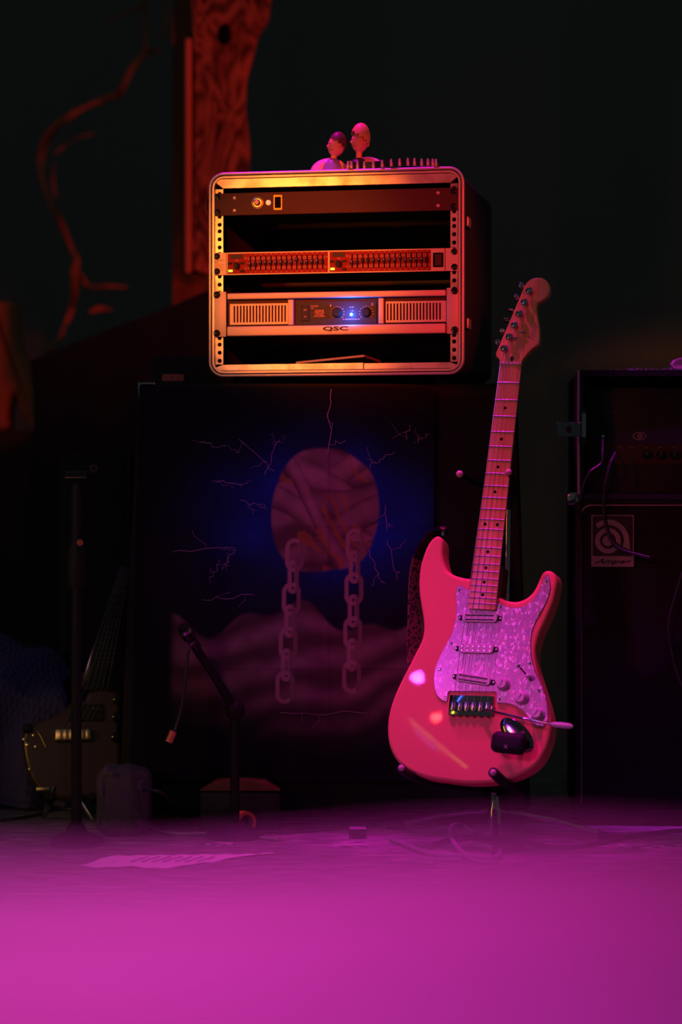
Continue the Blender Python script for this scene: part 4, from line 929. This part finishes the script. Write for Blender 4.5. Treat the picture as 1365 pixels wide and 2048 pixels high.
bm = B(); q_ = bd(640, 1275); box(bm, bd(262, 1255)[0], bd(420, 1255)[0], -.0040, -.0036, bd(0, 1253)[1], bd(0, 1243)[1]); box(bm, bd(640, 1292)[0], bd(1100, 1292)[0], -.0040, -.0036, bd(0, 1276)[1], bd(0, 1268)[1]) if False else None; obj('script_swash', bm, 'print_dark', bg_, smooth=False)
# rack bag / head case
HFr = Fr(1165, 1003, 4.80, z=AFr.M.translation.z + az1 + .001, yaw=3)
hc = thing('head_case', 'black open-fronted road case with fuzzy top standing on the bass cabinet', 'road case', HFr)
def HH(px, py, y=0): return HFr.uv(px, py, y)
hx0, hx1 = HH(1155, 900)[0], HH(1155, 900)[0] + .62; hz1 = HH(1160, 742)[1]
bm = B(); ring(bm, rr(hx0, 0, hx1, hz1, .004, 2), rr(hx0 + .012, .012, hx1 - .012, hz1 - .012, .002, 2), -.03, .42); vs = [bm.verts.new((x, .41, z)) for x, z in rr(hx0 + .002, .002, hx1 - .002, hz1 - .002, .003, 2)]; bm.faces.new(vs)
obj('case_shell', bm, 'tolex', hc)
bm = B(); random.seed(5)
for i in range(2600):
    x = random.uniform(hx0 + .06, hx1 - .003); y = random.uniform(-.03, .1); h = random.uniform(.0015, .007) * (1.8 if random.random() < .05 else 1) * min(1, (x - hx0) / .14)
    dx, dy = random.uniform(-.003, .003), random.uniform(-.003, .002)
    vs = [bm.verts.new((x - .0006, y, hz1 - .0002)), bm.verts.new((x + .0006, y, hz1 - .0002)), bm.verts.new((x + dx, y + dy, hz1 + h))]; bm.faces.new(vs)
o = obj('carpet_pile', bm, 'carpet_fur', hc, smooth=False); o['kind'] = 'stuff'
bm = B(); box(bm, hx0 - .0004, hx0 + .004, -.031, -.02, .01, hz1); obj('case_edge', bm, 'piping', hc)
# latch with its wing folded out
la = B(); z0, z1 = HH(1160, 893)[1], HH(1160, 817)[1]; prism(la, rr(HH(1158, 850)[0], z0, HH(1172, 850)[0], z1, .004, 3), -.0325, -.029); lc = obj('latch_dish', la, 'black_gloss', hc)
bm = B(); prism(bm, rr(HH(1163, 850)[0], HH(1160, 875)[1], HH(1171, 850)[0], HH(1160, 828)[1], .0008, 1), -.035, -.032); obj('latch_body', bm, 'chrome_soft', lc)
bm = B(); prism(bm, rr(HH(1112, 850)[0], HH(1160, 874)[1], HH(1161, 850)[0], HH(1160, 846)[1], .001, 1), -.034, -.0325, .0004, seg=1); wg = obj('latch_wing', bm, 'chrome_dark', lc)
bm = B(); prism(bm, circ(HH(1137, 860)[0], HH(1137, 860)[1], .0055, .008, 18), -.0350, -.0338); obj('wing_hole', bm, 'black', wg)
# amp head inside
IFr = Fr(0, 0, 1); IFr.M = HFr.M @ Matrix.Translation((0, .0, .0125)); IFr.I = IFr.M.inverted()
ah = thing('bass_amplifier', 'dim black bass amplifier with eye-shaped sticker and knob row inside the road case', 'amplifier', IFr)
def I_(px, py, y=0): return IFr.uv(px, py, y)
bm = B(); box(bm, hx0 + .02, hx1 - .02, 0, .30, 0, I_(1200, 775)[1], .004, 2); obj('housing', bm, 'black', ah)
bm = B(); prism(bm, rr(I_(1226, 900)[0], I_(1226, 928)[1], hx1 - .03, I_(1226, 888)[1], .002, 2), -.003, .001); kp = obj('knob_panel', bm, 'panel_black', ah)
for px, s_ in ((1242, 'PAD'), (1263, 'GAIN'), (1294, 'BASS'), (1321, 'MID'), (1350, 'TREBLE')):
    x = I_(px, 900)[0]; text('knob_print', s_, x - .0042, x + .0042, I_(px, 896)[1], I_(px, 894)[1], -.003, 'sticker_ink', kp)
for px in (1294, 1322, 1349, 1376, 1403):
    x, z = I_(px, 910); bm = B(); lathe(bm, ((.0085, 0), (.0078, .008), (.006, .010)), (x, -.003, z), (0, -1, 0), 18); kn = obj('control_knob', bm, 'black_gloss', kp)
    bm = B(); box(bm, x - .0003, x + .0003, -.0134, -.0128, z, z + .006); obj('pointer', bm, 'print_red', kn)
x, z = I_(1280, 872); bm = B(); ring(bm, circ(x, z, .0133, .0078, 28), circ(x, z, .0120, .0066, 28), -.0008, .0003)
ring(bm, circ(x, z - .001, .0042, n=20), circ(x, z - .001, .0032, n=20), -.0008, .0003); prism(bm, circ(x, z - .001, .0015, n=12), -.0008, .0003)
a_o = [(x + .0062 * math.cos(a), z - .001 + .0062 * math.sin(a)) for a in (R(110 - 13 * k) for k in range(11))]; a_i = [(x + .0053 * math.cos(a), z - .001 + .0053 * math.sin(a)) for a in (R(110 - 13 * k) for k in range(11))]
for j in range(10): bm.faces.new([bm.verts.new((p[0], -.0008, p[1])) for p in (a_o[j], a_o[j + 1], a_i[j + 1], a_i[j])])
obj('eye_sticker', bm, 'sticker_ink', ah, smooth=False)
text('side_print', 'NORR', I_(1212, 825)[0], I_(1232, 825)[0], I_(1212, 827)[1], I_(1212, 821.5)[1], 0, 'faint_ink', ah)
bm = B(); lathe(bm, ((.005, 0), (.005, .012), (.003, .02)), (I_(1206, 873)[0], 0, I_(1206, 873)[1]), (0, -1, 0), 14); obj('input_jack', bm, 'chrome', ah)
# cables on the bass rig
def cable(name, pts, r, m, label, group=None, n=8, k=8):
    P = [tuple(p) for p in pts]; o = tubeobj(name, P, r, m, None, n, k); tag(o, label, 'cable', group); return o
cable('speaker_cable', [W(1232, 905, 4.755), W(1222, 925, 4.73), W(1212, 965, 4.72), W(1208, 1005, 4.73), W(1211, 1045, 4.735), W(1222, 1080, 4.735), W(1245, 1100, 4.735), W(1300, 1115, 4.735)], .0028, 'cable_black', 'thin black cable looping from the bass amplifier down over the logo badge')
cable('patch_cable', [W(1206, 875, 4.78), W(1206, 905, 4.745), W(1203, 927, 4.735), W(1180, 945, 4.73), W(1166, 975, 4.73), W(1160, 1002, 4.72)], .0022, 'cable_black', 'thin black cable curving from the jack toward the chrome cabinet corner')
cable('hanging_cable', [W(1440, 905, 4.79), W(1430, 1000, 4.70), W(1400, 1080, 4.70), W(1372, 1130, 4.70), W(1352, 1190, 4.70), W(1338, 1250, 4.70), W(1345, 1310, 4.70), W(1364, 1370, 4.70), W(1400, 1440, 4.70), W(1440, 1540, 4.70), GF(1460, 1664), GF(1500, 1668)], .0022, 'cable_black', 'dark cable bowing in front of the grille of the bass cabinet at the frame edge')
# pink scoop on the case
SCp = W(1350, 716, 4.82); 
bm = B(); P0 = []
for k, (t_, r_) in enumerate(((0, .0005), (.004, .0065), (.012, .0098), (.03, .0118), (.05, .0125))): pass
so_ = spline([(0, 0), (.004, .008), (.016, .0135), (.06, .016), (.13, .018), (.13, -.012), (.06, -.010), (.016, -.008), (.004, -.006)], 5)
prism(bm, so_, 0, .03, .002, .002, 2); sp = obj('scoop_body', bm, 'toy_pink')
sc = thing('toy_scoop', 'glossy pink plastic scoop lying on the fuzzy road case, cut by the frame edge', 'toy', loc=None)
sc.location = (SCp.x, 4.86, HFr.M.translation.z + hz1 + .0145); sc.rotation_euler = (0, R(-5), 0); sp.parent = sc
bm = B(); ring(bm, so_, offset(so_, .003), -.002, .001); obj('scoop_rim', bm, 'pink_rubber', sc)

#@LEFT
# ------------------------------------------------------------------ wooden post, branches, drape
WP = Fr(440, 600, 6.3)
po = thing('wooden_post', 'rough live-edge timber slab fixed to a plain board behind the rack case', 'post', WP)
dz0 = -WP.M.translation.z
bm = B(); prism(bm, [(WP.uv(344, 0)[0], dz0), (WP.uv(560, 0)[0] - .10, dz0), (WP.uv(560, 0)[0] - .10, 2.6 + dz0), (WP.uv(344, 0)[0], 2.6 + dz0)], .04, .09); obj('board', bm, 'board_wood', po, smooth=False)
sb = [(388, 540), (388, 400), (388, 200), (387, 80), (388, -40), (470, -60), (548, -40), (541, 0), (539, 20), (534, 42), (518, 65), (511, 90), (502, 125), (493, 160), (491, 200), (492, 230), (497, 270), (499, 300), (497, 340), (493, 400), (480, 470), (470, 530)]
s_ = sum([[WP.uv(a, b) for a, b in sb]], []); bm = B(); prism(bm, spline(s_, 3), -.01, .04, .004, .0, 2); obj('timber_slab', bm, 'slab_wood', po, ang=50)
a, b = WP.uv(371, 0)[0], WP.uv(383.5, 0)[0]; z0_, z1_ = WP.uv(0, 547)[1], WP.uv(0, 78)[1]
bm = B(); prism(bm, rr(a, z0_, b, z1_, .007, 4), -.012, .040, .004); obj('edge_trim', bm, 'board_edge', po)
bm = B(); u, v_ = WP.uv(451, 70); ball(bm, (u, -.012, v_), .018, 14, (1, .5, 1.6)); obj('knot', bm, 'black_hole', po)
# gnarled branch sculpture
def branch(name, px_pts, rad, d, label, group='driftwood branches'):
    P = [W(a, b, d + .05 * math.sin(i * 1.3)) for i, (a, b) in enumerate(px_pts)]
    o = tubeobj(name, P, rad, 'driftwood', None, 10, 6); return tag(o, label, 'branch', group)
branch('driftwood_branch', [(318, 102), (300, 103), (280, 118), (262, 140), (248, 172), (235, 190), (205, 200), (170, 215), (140, 232), (112, 254), (92, 282), (82, 315), (85, 350), (98, 392), (113, 428), (130, 465), (145, 502), (154, 520), (148, 545), (149, 580), (146, 610), (135, 640), (120, 672), (100, 700), (88, 730), (84, 760), (92, 800), (108, 900), (120, 1150), (125, 1470)], [.006, .009, .008, .010, .008, .011, .008, .006, .010, .010, .012, .010, .009, .006, .009, .007, .006, .009, .011, .010, .009, .007, .006, .009, .008, .005, .005, .008, .010, .012], 7.0, 'long curving driftwood branch rim-lit red, bulging outward toward the stage side')
branch('driftwood_branch', [(158, 545), (170, 566), (182, 575), (215, 573), (255, 575)], [.005, .009, .006, .007, .002], 6.95, 'short hooked branch running sideways off the long curving one')
branch('driftwood_branch', [(180, 624), (200, 618), (222, 620)], [.003, .010, .003], 6.9, 'stubby red-lit branch tip just above the dark drape')
branch('driftwood_branch', [(108, 330), (106, 360), (112, 395)], [.002, .004, .002], 7.1, 'faint thin branch close inside the bulge of the long one')
branch('driftwood_branch', [(110, 308), (125, 295), (142, 285), (165, 273), (190, 268)], [.002, .004, .002, .004, .001], 7.1, 'faint slanting branch inside the upper bulge')
branch('hanging_rod', [(286, -300), (289, 8), (291, 50), (290, 100)], .006, 7.0, 'dim upright rod above the branches, the shorter of two', None)['category'] = 'rod'
branch('hanging_rod', [(328, -300), (331, -10), (332, 40), (330, 72)], .007, 7.0, 'dim upright rod above the branches, beside the timber post', None)['category'] = 'rod'
branch('hanging_rod', [(218, 42), (260, 22), (305, 0)], [.003, .006, .003], 7.0, 'dim slanting rod crossing above the branches', None)['category'] = 'rod'
# stump like carved wood at the side
st_ = Fr(40, 860, 6.8)
sk = thing('carved_stump', 'blurred carved wooden stump with two feet standing beyond the drape', 'stump', st_)
def pz(L): return [st_.uv(a, b) for a, b in L]
bm = B(); prism(bm, spline(pz([(-30, 606), (0, 603), (25, 604), (33, 620), (33, 660), (42, 700), (60, 730), (72, 760), (75, 800), (74, 835), (50, 840), (30, 790), (18, 815), (12, 845), (-30, 850)]), 4), 0, .14, .02, .02, 3); obj('trunk', bm, 'driftwood', sk)
bm = B(); prism(bm, spline(pz([(62, 838), (86, 836), (84, 858), (66, 856)]), 4), -.03, .10, .008); obj('root', bm, 'driftwood', sk)
bm = B(); prism(bm, spline(pz([(-10, 846), (18, 842), (14, 858), (-8, 860)]), 4), -.03, .10, .008); obj('root', bm, 'driftwood', sk)
bm = B(); u0 = st_.uv(-40, 860)[0]; box(bm, u0, st_.uv(110, 860)[0], -.06, .3, -st_.M.translation.z, st_.uv(0, 861)[1]); obj('plinth', bm, 'black', sk)
# dark draped cover behind the cabinet
DF = Fr(300, 900, 5.85, z=0)
prof = [(60, 720), (130, 690), (200, 668), (270, 641), (340, 610), (415, 583), (500, 560), (600, 548), (760, 560), (840, 640)]
bm = B(); rows = []
pr_ = spline([DF.uv(a, b) for a, b in prof], 5, False)
for i, (x, z) in enumerate(pr_):
    row = []
    for k in range(13):
        t_ = k / 12; row.append(bm.verts.new((x + .01 * math.sin(k + i * .4), -.02 * math.sin(i * .9) * t_ - .10 * t_ ** 2, z * (1 - t_))))
    rows.append([bm.verts.new((x, .36, z * .98))] + row)
for a, b in zip(rows, rows[1:]):
    for j in range(len(a) - 1): bm.faces.new((a[j], b[j], b[j + 1], a[j + 1]))
o = obj('draped_cover', bm, 'dark_cloth'); o.matrix_world = DF.M; tag(o, 'dark cloth draped over hidden gear behind the bannered cabinet, its top sloping down', 'drape')
# ------------------------------------------------------------------ second guitar
QF = Fr(150, 1590, 4.86, yaw=-8, lean=14)
g2 = thing('electric_guitar', 'dark brown electric guitar in shadow leaning behind the black microphone pole', 'guitar', QF)
def Q(px, py, y=0): return QF.uv(px, py, y)
ol = [(168, 1400), (176, 1385), (190, 1378), (205, 1375), (228, 1380), (240, 1388), (243, 1410), (240, 1440), (240, 1470), (243, 1500), (240, 1540), (220, 1580), (180, 1596), (130, 1600), (95, 1592), (70, 1570), (55, 1540), (46, 1500), (46, 1470), (55, 1450), (80, 1440), (110, 1430), (135, 1415), (145, 1395), (143, 1370), (150, 1350), (160, 1362)]
bm = B(); prism(bm, spline([Q(a, b) for a, b in ol], 4), 0, .04, .008, .008, 4); obj('body', bm, 'body_brown', g2, ang=60)
bm = B(); a = [Q(160, 1372, -.01), Q(222, 1374, -.01), Q(262, 1130, -.01), Q(240, 1130, -.01)]; prism(bm, [(p[0], p[1]) for p in a], -.01, .012, .002, .004, 2); nk2 = obj('neck', bm, 'black_gloss', g2)
for y_ in (1168, 1184, 1200, 1214, 1228, 1241, 1253, 1265, 1276, 1286, 1297, 1307, 1316, 1325, 1331):
    t_ = (y_ - 1130) / 242; xa = 241.5 - 80 * t_ * .98; xb = 260 - 37 * t_
    bm = B(); pa_, pb_ = QF.P(xa, y_, -.0112), QF.P(xb, y_, -.0112); tube(bm, (pa_, pb_), .0010, 6); obj('fret', bm, 'chrome_soft', nk2)
for i in range(6):
    t_ = i / 5; bm = B(); tube(bm, (QF.P(122 + 50 * t_, 1462, -.012), QF.P(164 + 52 * t_, 1372, -.013), QF.P(242.5 + 16 * t_, 1135, -.013)), .00045, 5); obj('string', bm, 'string_metal', g2)
for cx_, cy_ in ((190, 1362), (172, 1425)):
    u, v_ = Q(cx_, cy_, -.006); bm = B(); box(bm, u - .036, u + .036, -.008, 0, v_ - .017, v_ + .017, .003, 2); pk = obj('pickup', bm, 'black', g2)
    for i in range(6):
        for z in (-.008, .008): bm = B(); ball(bm, (u - .026 + .0104 * i, -.0082, v_ + z), .0016, 8); obj('pole_piece', bm, 'chrome_soft', pk)
u, v_ = Q(148, 1470, -.01); bm = B(); box(bm, u - .038, u + .036, -.016, 0, v_ - .012, v_ + .012, .003, 3); br2 = obj('bridge', bm, 'gold', g2)  # gold metal from here on carries the yellow glints in its colour
for i in range(6): bm = B(); box(bm, u - .031 + .011 * i, u - .023 + .011 * i, -.020, -.015, v_ - .010, v_ + .010, .001); obj('saddle', bm, 'gold', br2)
for a, b in ((235, 1398), (233, 1433), (232, 1473), (56, 1455)):
    u, v_ = Q(a, b, -.01); bm = B(); lathe(bm, ((.011, 0), (.010, .006), (.008, .012), (.006, .013)), (u, 0, v_), (0, -1, 0), 20); obj('control_knob', bm, 'black_gloss', g2)
P = [QF.P(a, b, -.004) for a, b in ((50, 1452), (62, 1455), (74, 1462), (82, 1474), (92, 1494))]
tubeobj('binding', P, .0012, 'gold', g2, 8)
for a, b in ((49, 1478), (56, 1489), (68, 1470), (72, 1493), (60, 1538)):
    u, v_ = Q(a, b, -.004); bm = B(); lathe(bm, ((.0042, 0), (.0034, .002), (.001, .003)), (u, -.0, v_), (0, -1, 0), 12); obj('screw', bm, 'gold', g2)
u, v_ = Q(86, 1578, -.01); bm = B(); box(bm, u - .014, u + .014, -.012, 0, v_ - .004, v_ + .004, .002); obj('strap_button', bm, 'gold', g2)
u, v_ = Q(200, 1415)
# its stand
s2 = thing('guitar_stand', 'dark folding guitar stand holding the brown guitar low to the floor', 'guitar stand', loc=(W(130, 1600, 4.86).x, 4.86, 0))
def L2(p): return Vector(p) - s2.location
for pts in ([W(142, 1500, 4.93), W(126, 1532, 4.90), W(98, 1600, 4.84), GF(88, 1640)], [W(142, 1510, 4.95), W(160, 1600, 4.84), GF(186, 1644)], [W(142, 1500, 4.96), W(150, 1560, 5.05), GF(150, 1622)]):
    q = [Vector(p) for p in pts]; q[-1].z = .006; bm = B(); tube(bm, [L2(p) for p in q], .0058, 10); obj('leg', bm, 'chrome_soft', s2)
for a in (100, 185):
    bm = B(); tube(bm, [L2(W(a + 10, 1590, 4.92)), L2(W(a, 1600, 4.86)), L2(W(a, 1604, 4.80)), L2(W(a, 1592, 4.78))], .008, 10); obj('cradle', bm, 'black_rubber', s2)
# black microphone pole in front
MP = W(153, 1640, 4.50); mp_ = thing('microphone_stand', 'thick black upright microphone stand in front of the brown guitar', 'microphone stand', loc=(MP.x, 4.50, 0))
zt_ = W(153, 945, 4.5).z
bm = B(); cyl(bm, (0, 0, .02), (0, 0, zt_), .0098, n=18); obj('pole', bm, 'black', mp_)
bm = B(); lathe(bm, ((.016, -.02), (.017, 0), (.017, .04), (.012, .06)), (0, 0, .50), (0, 0, 1), 18); obj('clutch', bm, 'black', mp_)
bm = B(); lathe(bm, ((.05, 0), (.05, .012), (.04, .018), (.02, .026), (.014, .04)), (0, 0, 0), (0, 0, 1), 36); obj('base', bm, 'black', mp_)
bm = B(); cyl(bm, (-.02, 0, zt_ - .01), (.02, 0, zt_ - .01), .014, n=16); obj('swivel', bm, 'black_gloss', mp_)
bm = B(); cyl(bm, (.008, -.012, W(163, 1085, 4.5).z), (.008, -.014, W(163, 1085, 4.5).z), .0062, n=18); obj('round_badge', bm, 'plaque', mp_)
# dark amplifier behind the guitar
KF = Fr(200, 1500, 5.32, z=0); kk_ = thing('guitar_cabinet', 'tall unlit black cabinet behind the brown guitar', 'speaker cabinet', KF)
x0_, x1_ = KF.uv(118, 1000)[0], KF.uv(262, 1000)[0]; z1_ = KF.uv(200, 905)[1]
bm = B(); box(bm, x0_, x1_, 0, .24, .02, z1_, .008, 2); obj('cabinet_body', bm, 'tolex', kk_)
bm = B(); box(bm, x0_ + .012, x1_ - .012, -.004, .01, .04, z1_ - .012, .003, 2); obj('grille', bm, 'grille_cloth', kk_)
bm = B(); u, v_ = KF.uv(188, 937); ring(bm, circ(u, v_, .0078, n=24), circ(u, v_, .0068, n=24), -.006, -.003); obj('round_badge', bm, 'sticker_ink', kk_)
for x in (x0_ + .03, x1_ - .03): bm = B(); cyl(bm, (x, .06, 0), (x, .06, .03), .014, n=12); obj('foot', bm, 'black_rubber', kk_)
# microphone on a short boom before the banner
MF = W(378, 1272, 4.52); mc = thing('microphone', 'black microphone on a drooping boom before the banner', 'microphone', loc=MF)
def L3(p): return Vector(p) - MF
ax_ = (W(392, 1298, 4.52) - W(362, 1254, 4.50)).normalized(); bm = B(); lathe(bm, ((.004, -.026), (.010, -.024), (.0125, -.014), (.0125, .004), (.009, .008), (.0095, .030), (.005, .034)), (0, 0, 0), ax_, 20); obj('microphone_body', bm, 'black_gloss', mc)
bm = B(); lathe(bm, ((.0132, -.016), (.0136, -.014), (.0136, -.011), (.0132, -.009)), (0, 0, 0), ax_, 20); obj('grille_ring', bm, 'chrome', mc)
bs = thing('boom_stand', 'black boom stand reaching toward the microphone in front of the banner', 'microphone stand', loc=(W(470, 1640, 4.60).x, 4.60, 0))
def L4(p): return Vector(p) - bs.location
bm = B(); tube(bm, [L4(W(392, 1296, 4.53)), L4(W(430, 1352, 4.56)), L4(W(470, 1420, 4.60))], .0085, 12); obj('boom', bm, 'black_rubber', bs)
bm = B(); ball(bm, L4(W(470, 1420, 4.60)), .02, 14); obj('joint', bm, 'black_rubber', bs)
bm = B(); cyl(bm, (0, 0, .02), (0, 0, L4(W(470, 1420, 4.6)).z), .009, n=14); obj('pole', bm, 'black_rubber', bs)
bm = B(); lathe(bm, ((.055, 0), (.055, .010), (.03, .022), (.012, .03)), (0, 0, 0), (0, 0, 1), 28); obj('base', bm, 'black_rubber', bs)
hcb = thing('microphone_cable', 'blue-lit cable hanging from the microphone with an orange-copper end', 'cable', loc=MF)
tubeobj('cable', [L3(W(390, 1286, 4.5)), L3(W(380, 1294, 4.49)), L3(W(375, 1320, 4.49)), L3(W(371, 1360, 4.49)), L3(W(364, 1410, 4.49)), L3(W(352, 1455, 4.49)), L3(W(347, 1463, 4.49))], .0030, 'cable_black', hcb, 10)
bm = B(); a, b = L3(W(347, 1463, 4.49)), L3(W(338, 1484, 4.49)); cyl(bm, a, b, .0068, n=16); obj('connector', bm, 'copper', hcb)
# knitted blanket heap at the edge
BK = W(20, 1345, 5.10); bk = thing('knitted_blanket', 'blue knitted blanket heaped over a stool at the frame edge', 'blanket', loc=(BK.x, BK.y, 0))
bm = B(); rows = []; na, nb = 110, 90
xa_, xb_ = W(-120, 1300, 5.1).x - bk.location.x, W(128, 1300, 5.1).x - bk.location.x
for i in range(na + 1):
    row = []; a = i / na
    for j in range(nb + 1):
        b = j / nb; x = xa_ + (xb_ - xa_) * a
        ztop = W(0, 1296 + 14 * math.sin(a * 9 + 1) + 60 * max(0, a - .72) / .28 * max(0, a - .72) / .28, 5.1).z
        if b < .45: k_ = b / .45; y = 5.26 - .20 * k_; z = ztop - .085 * k_ ** 1.3 - .01 * math.sin(a * 14 + k_ * 4)
        else: k_ = (b - .45) / .55; y = 5.06 - .05 * math.sin(k_ * PI * .6) - .025 * math.sin(a * 17 + k_ * 2) * k_; z = (ztop - .085) * (1 - .97 * k_)
        kn_ = .0035 * abs(math.sin(a * 62 + (j // 4 % 2) * 1.57)) * abs(math.sin(j * PI / 4))
        row.append(bm.verts.new((x + .012 * math.sin(k_ * 5 + a * 3), y - kn_ - bk.location.y, z + kn_)))
    rows.append(row)
for a, b in zip(rows, rows[1:]):
    for j in range(nb): bm.faces.new((a[j], b[j], b[j + 1], a[j + 1]))
obj('blanket_cloth', bm, 'knit', bk)
bm = B(); cyl(bm, (.5 * (xa_ + xb_), .06, 0), (.5 * (xa_ + xb_), .06, .25), .03, n=12); obj('stool_post', bm, 'black', bk)
#@FLOOR
# ------------------------------------------------------------------ things on the floor
o_ = GF(240, 1645); tw = thing('rolled_towel', 'fuzzy mauve towel bundle on the floor below the banner corner', 'towel', loc=(W(245, 1600, 4.66).x, 4.63, 0))
bm = B(); v_ = box(bm, W(197, 1600, 4.66).x - tw.location.x, W(302, 1600, 4.66).x - tw.location.x, -.03, .08, .002, W(240, 1530, 4.66).z, .022, 4)
bmesh.ops.subdivide_edges(bm, edges=bm.edges[:], cuts=4, use_grid_fill=True)
for q in bm.verts:
    n_ = .006 * math.sin(q.co.x * 160 + q.co.z * 90) + .003 * math.sin(q.co.x * 410) * math.sin(q.co.z * 380); q.co.y -= n_; q.co.z = max(.002, q.co.z + n_ * .5 - .1 * max(0, q.co.x) * (q.co.z > .04))
obj('towel_body', bm, 'towel', tw)
def floorpts(L, h=.004): 
    out = []
    for a, b in L: p = GF(a, b); p.z = h; out.append(p)
    return out
cable('floor_cable', floorpts([(0, 1645), (60, 1636), (120, 1622), (200, 1628), (250, 1640), (330, 1655)]), .0032, 'cable_black', 'thin cable running along the floor below the brown guitar')
cable('floor_cable', [W(245, 1562, 4.62), W(290, 1578, 4.60), W(330, 1590, 4.60)] + floorpts([(380, 1650), (470, 1664), (560, 1668), (640, 1664), (740, 1655)]), .0032, 'cable_black', 'long cable crossing the floor from towel toward the guitar stand')
cable('floor_cable', floorpts([(285, 1632), (300, 1655), (325, 1668), (370, 1672), (430, 1671), (500, 1677), (560, 1684)]), .0034, 'cable_grey', 'greyish cable curving over the floor behind the paper sheet')
cable('floor_cable', floorpts([(1050, 1688), (1120, 1700), (1190, 1692), (1260, 1678), (1330, 1668), (1400, 1662)]), .0045, 'cable_black', 'black cable sweeping over the floor before the bass cabinet')
cable('coiled_cable', floorpts([(778, 1682), (800, 1690), (845, 1708), (885, 1716), (940, 1718), (985, 1722)], .006) + floorpts([(1000, 1712), (960, 1700), (920, 1702)], .009), .0042, 'cable_grey', 'lowest pale cable of the loose coil under the pink guitar')
cable('coiled_cable', [Vector(p) + Vector((0, 0, h_)) for p, h_ in zip(floorpts([(1000, 1728), (950, 1726), (918, 1712), (903, 1696), (902, 1684), (910, 1674), (925, 1668), (950, 1672)]), (0, .001, .01, .016, .02, .02, .012, .0))], .0042, 'cable_grey', 'pale cable standing up in a loop under the pink guitar')
cable('coiled_cable', floorpts([(870, 1732), (830, 1727), (840, 1722), (880, 1724), (925, 1724)], .005), .0040, 'cable_grey', 'flat pale cable loop nearest the ledge')
cable('coiled_cable', floorpts([(860, 1700), (900, 1685), (960, 1680), (1020, 1686), (1050, 1698), (1010, 1706)], .006), .0045, 'cable_black', 'dark cable ring around the foot of the stand')
# paper set list
bm = B(); rows = []
for i in range(41):
    t_ = i / 40; rr_ = []
    tx, ty = 225 + 325 * t_, 1713.5 - 4.5 * t_; bx_, by_ = 158 + 345 * min(1, t_ * 1.02) + 47 * max(0, t_ - .9) / .1, 1734 + 2.5 * math.sin(t_ * PI) - 24.5 * max(0, t_ - .55) / .45
    for k in range(9):
        q = GF(tx + (bx_ - tx) * k / 8, ty + (by_ - ty) * k / 8); rr_.append(bm.verts.new((q.x, q.y, .0022 + .0018 * math.sin(t_ * 19 + k * .7) * math.sin(k * .5) + .0008 * math.sin(t_ * 47))))
    rows.append(rr_)
for a, b in zip(rows, rows[1:]):
    for k in range(8): bm.faces.new((a[k], b[k], b[k + 1], a[k + 1]))
pp_ = obj('paper_sheet', bm, 'paper'); tag(pp_, 'crumpled white paper sheet lying on the stage floor', 'paper')
bm = B(); random.seed(9)
for i in range(7):
    a0 = 262 + i * 22; p = [GF(a0 + k * 9 + random.uniform(-2, 2), 1728 - k * 2.6) for k in range(5)]
    tube(bm, [Vector((q.x, q.y, .0046)) for q in p], .0012, 5)
obj('handwriting', bm, 'paper_ink', pp_)
# tape strips, tape roll, box
for a, b, c, d, lb_ in ((662, 735, 1684, 1695, 'scuffed pale tape strip on the floor near the small dark box'), (1232, 1400, 1689, 1696, 'long pale tape strip on the floor before the bass cabinet'), (855, 905, 1688, 1699, 'short pale tape patch under the coiled cable'), (410, 470, 1685, 1692, 'pale tape patch behind the paper sheet')):
    P = [GF(a, d), GF(b, d), GF(b - 4, c), GF(a + 6, c)]; bm = B(); v1 = [bm.verts.new((p.x, p.y, .0012)) for p in P]; v0_ = [bm.verts.new((p.x, p.y, .0)) for p in P]
    bm.faces.new(v1); [bm.faces.new((v0_[i], v0_[(i + 1) % 4], v1[(i + 1) % 4], v1[i])) for i in range(4)]
    tag(obj('tape_strip', bm, 'tape_worn', smooth=False), lb_, 'tape', 'tape strips on the floor')
tp_ = GF(494, 1668); bm = B(); r_ = .022
for y0_, y1_ in ((0, .018),):
    ring(bm, circ(0, r_, r_, n=32), circ(0, r_, r_ * .72, n=32), 0, .020)
o = obj('tape_roll', bm, 'tape_orange'); o.location = (tp_.x, tp_.y - .01, .0005); o.rotation_euler = (0, 0, R(35)); tag(o, 'orange roll of tape standing on the floor below the banner', 'tape roll')
bxp = GF(716, 1678); bt_ = thing('cable_box', 'small dark glossy box on the floor between banner and guitar stand', 'box', loc=(bxp.x, bxp.y, 0))
bm = B(); box(bm, -.017, .017, -.0, .03, .001, .018, .003, 2); obj('box_body', bm, 'black_gloss', bt_); bm = B(); box(bm, -.016, .016, -.001, .031, .018, .0195, .0006, 1); obj('box_lid', bm, 'cable_grey', bt_)
# low lidded case below the banner
lp = GF(480, 1650); lc_ = thing('pedal_case', 'low brown arched case on the floor in deep shadow below the banner', 'case', loc=(W(480, 1600, 4.70).x, 4.69, 0))
x0_ = W(400, 1582, 4.67).x - lc_.location.x; x1_ = W(560, 1582, 4.67).x - lc_.location.x; zz = W(480, 1582, 4.67).z; zt2 = W(480, 1560, 4.67).z
bm = B(); box(bm, x0_, x1_, -.02, .03, .0, zz - .002, .004, 2); obj('case_body', bm, 'black', lc_)
bm = B(); prism(bm, [(x0_, zz), (x1_, zz), (x1_ - .03, zt2 - .003), (x1_ - .06, zt2), (x0_ + .06, zt2), (x0_ + .03, zt2 - .003)], -.021, .03, .002); obj('case_lid', bm, 'amp_lid', lc_)
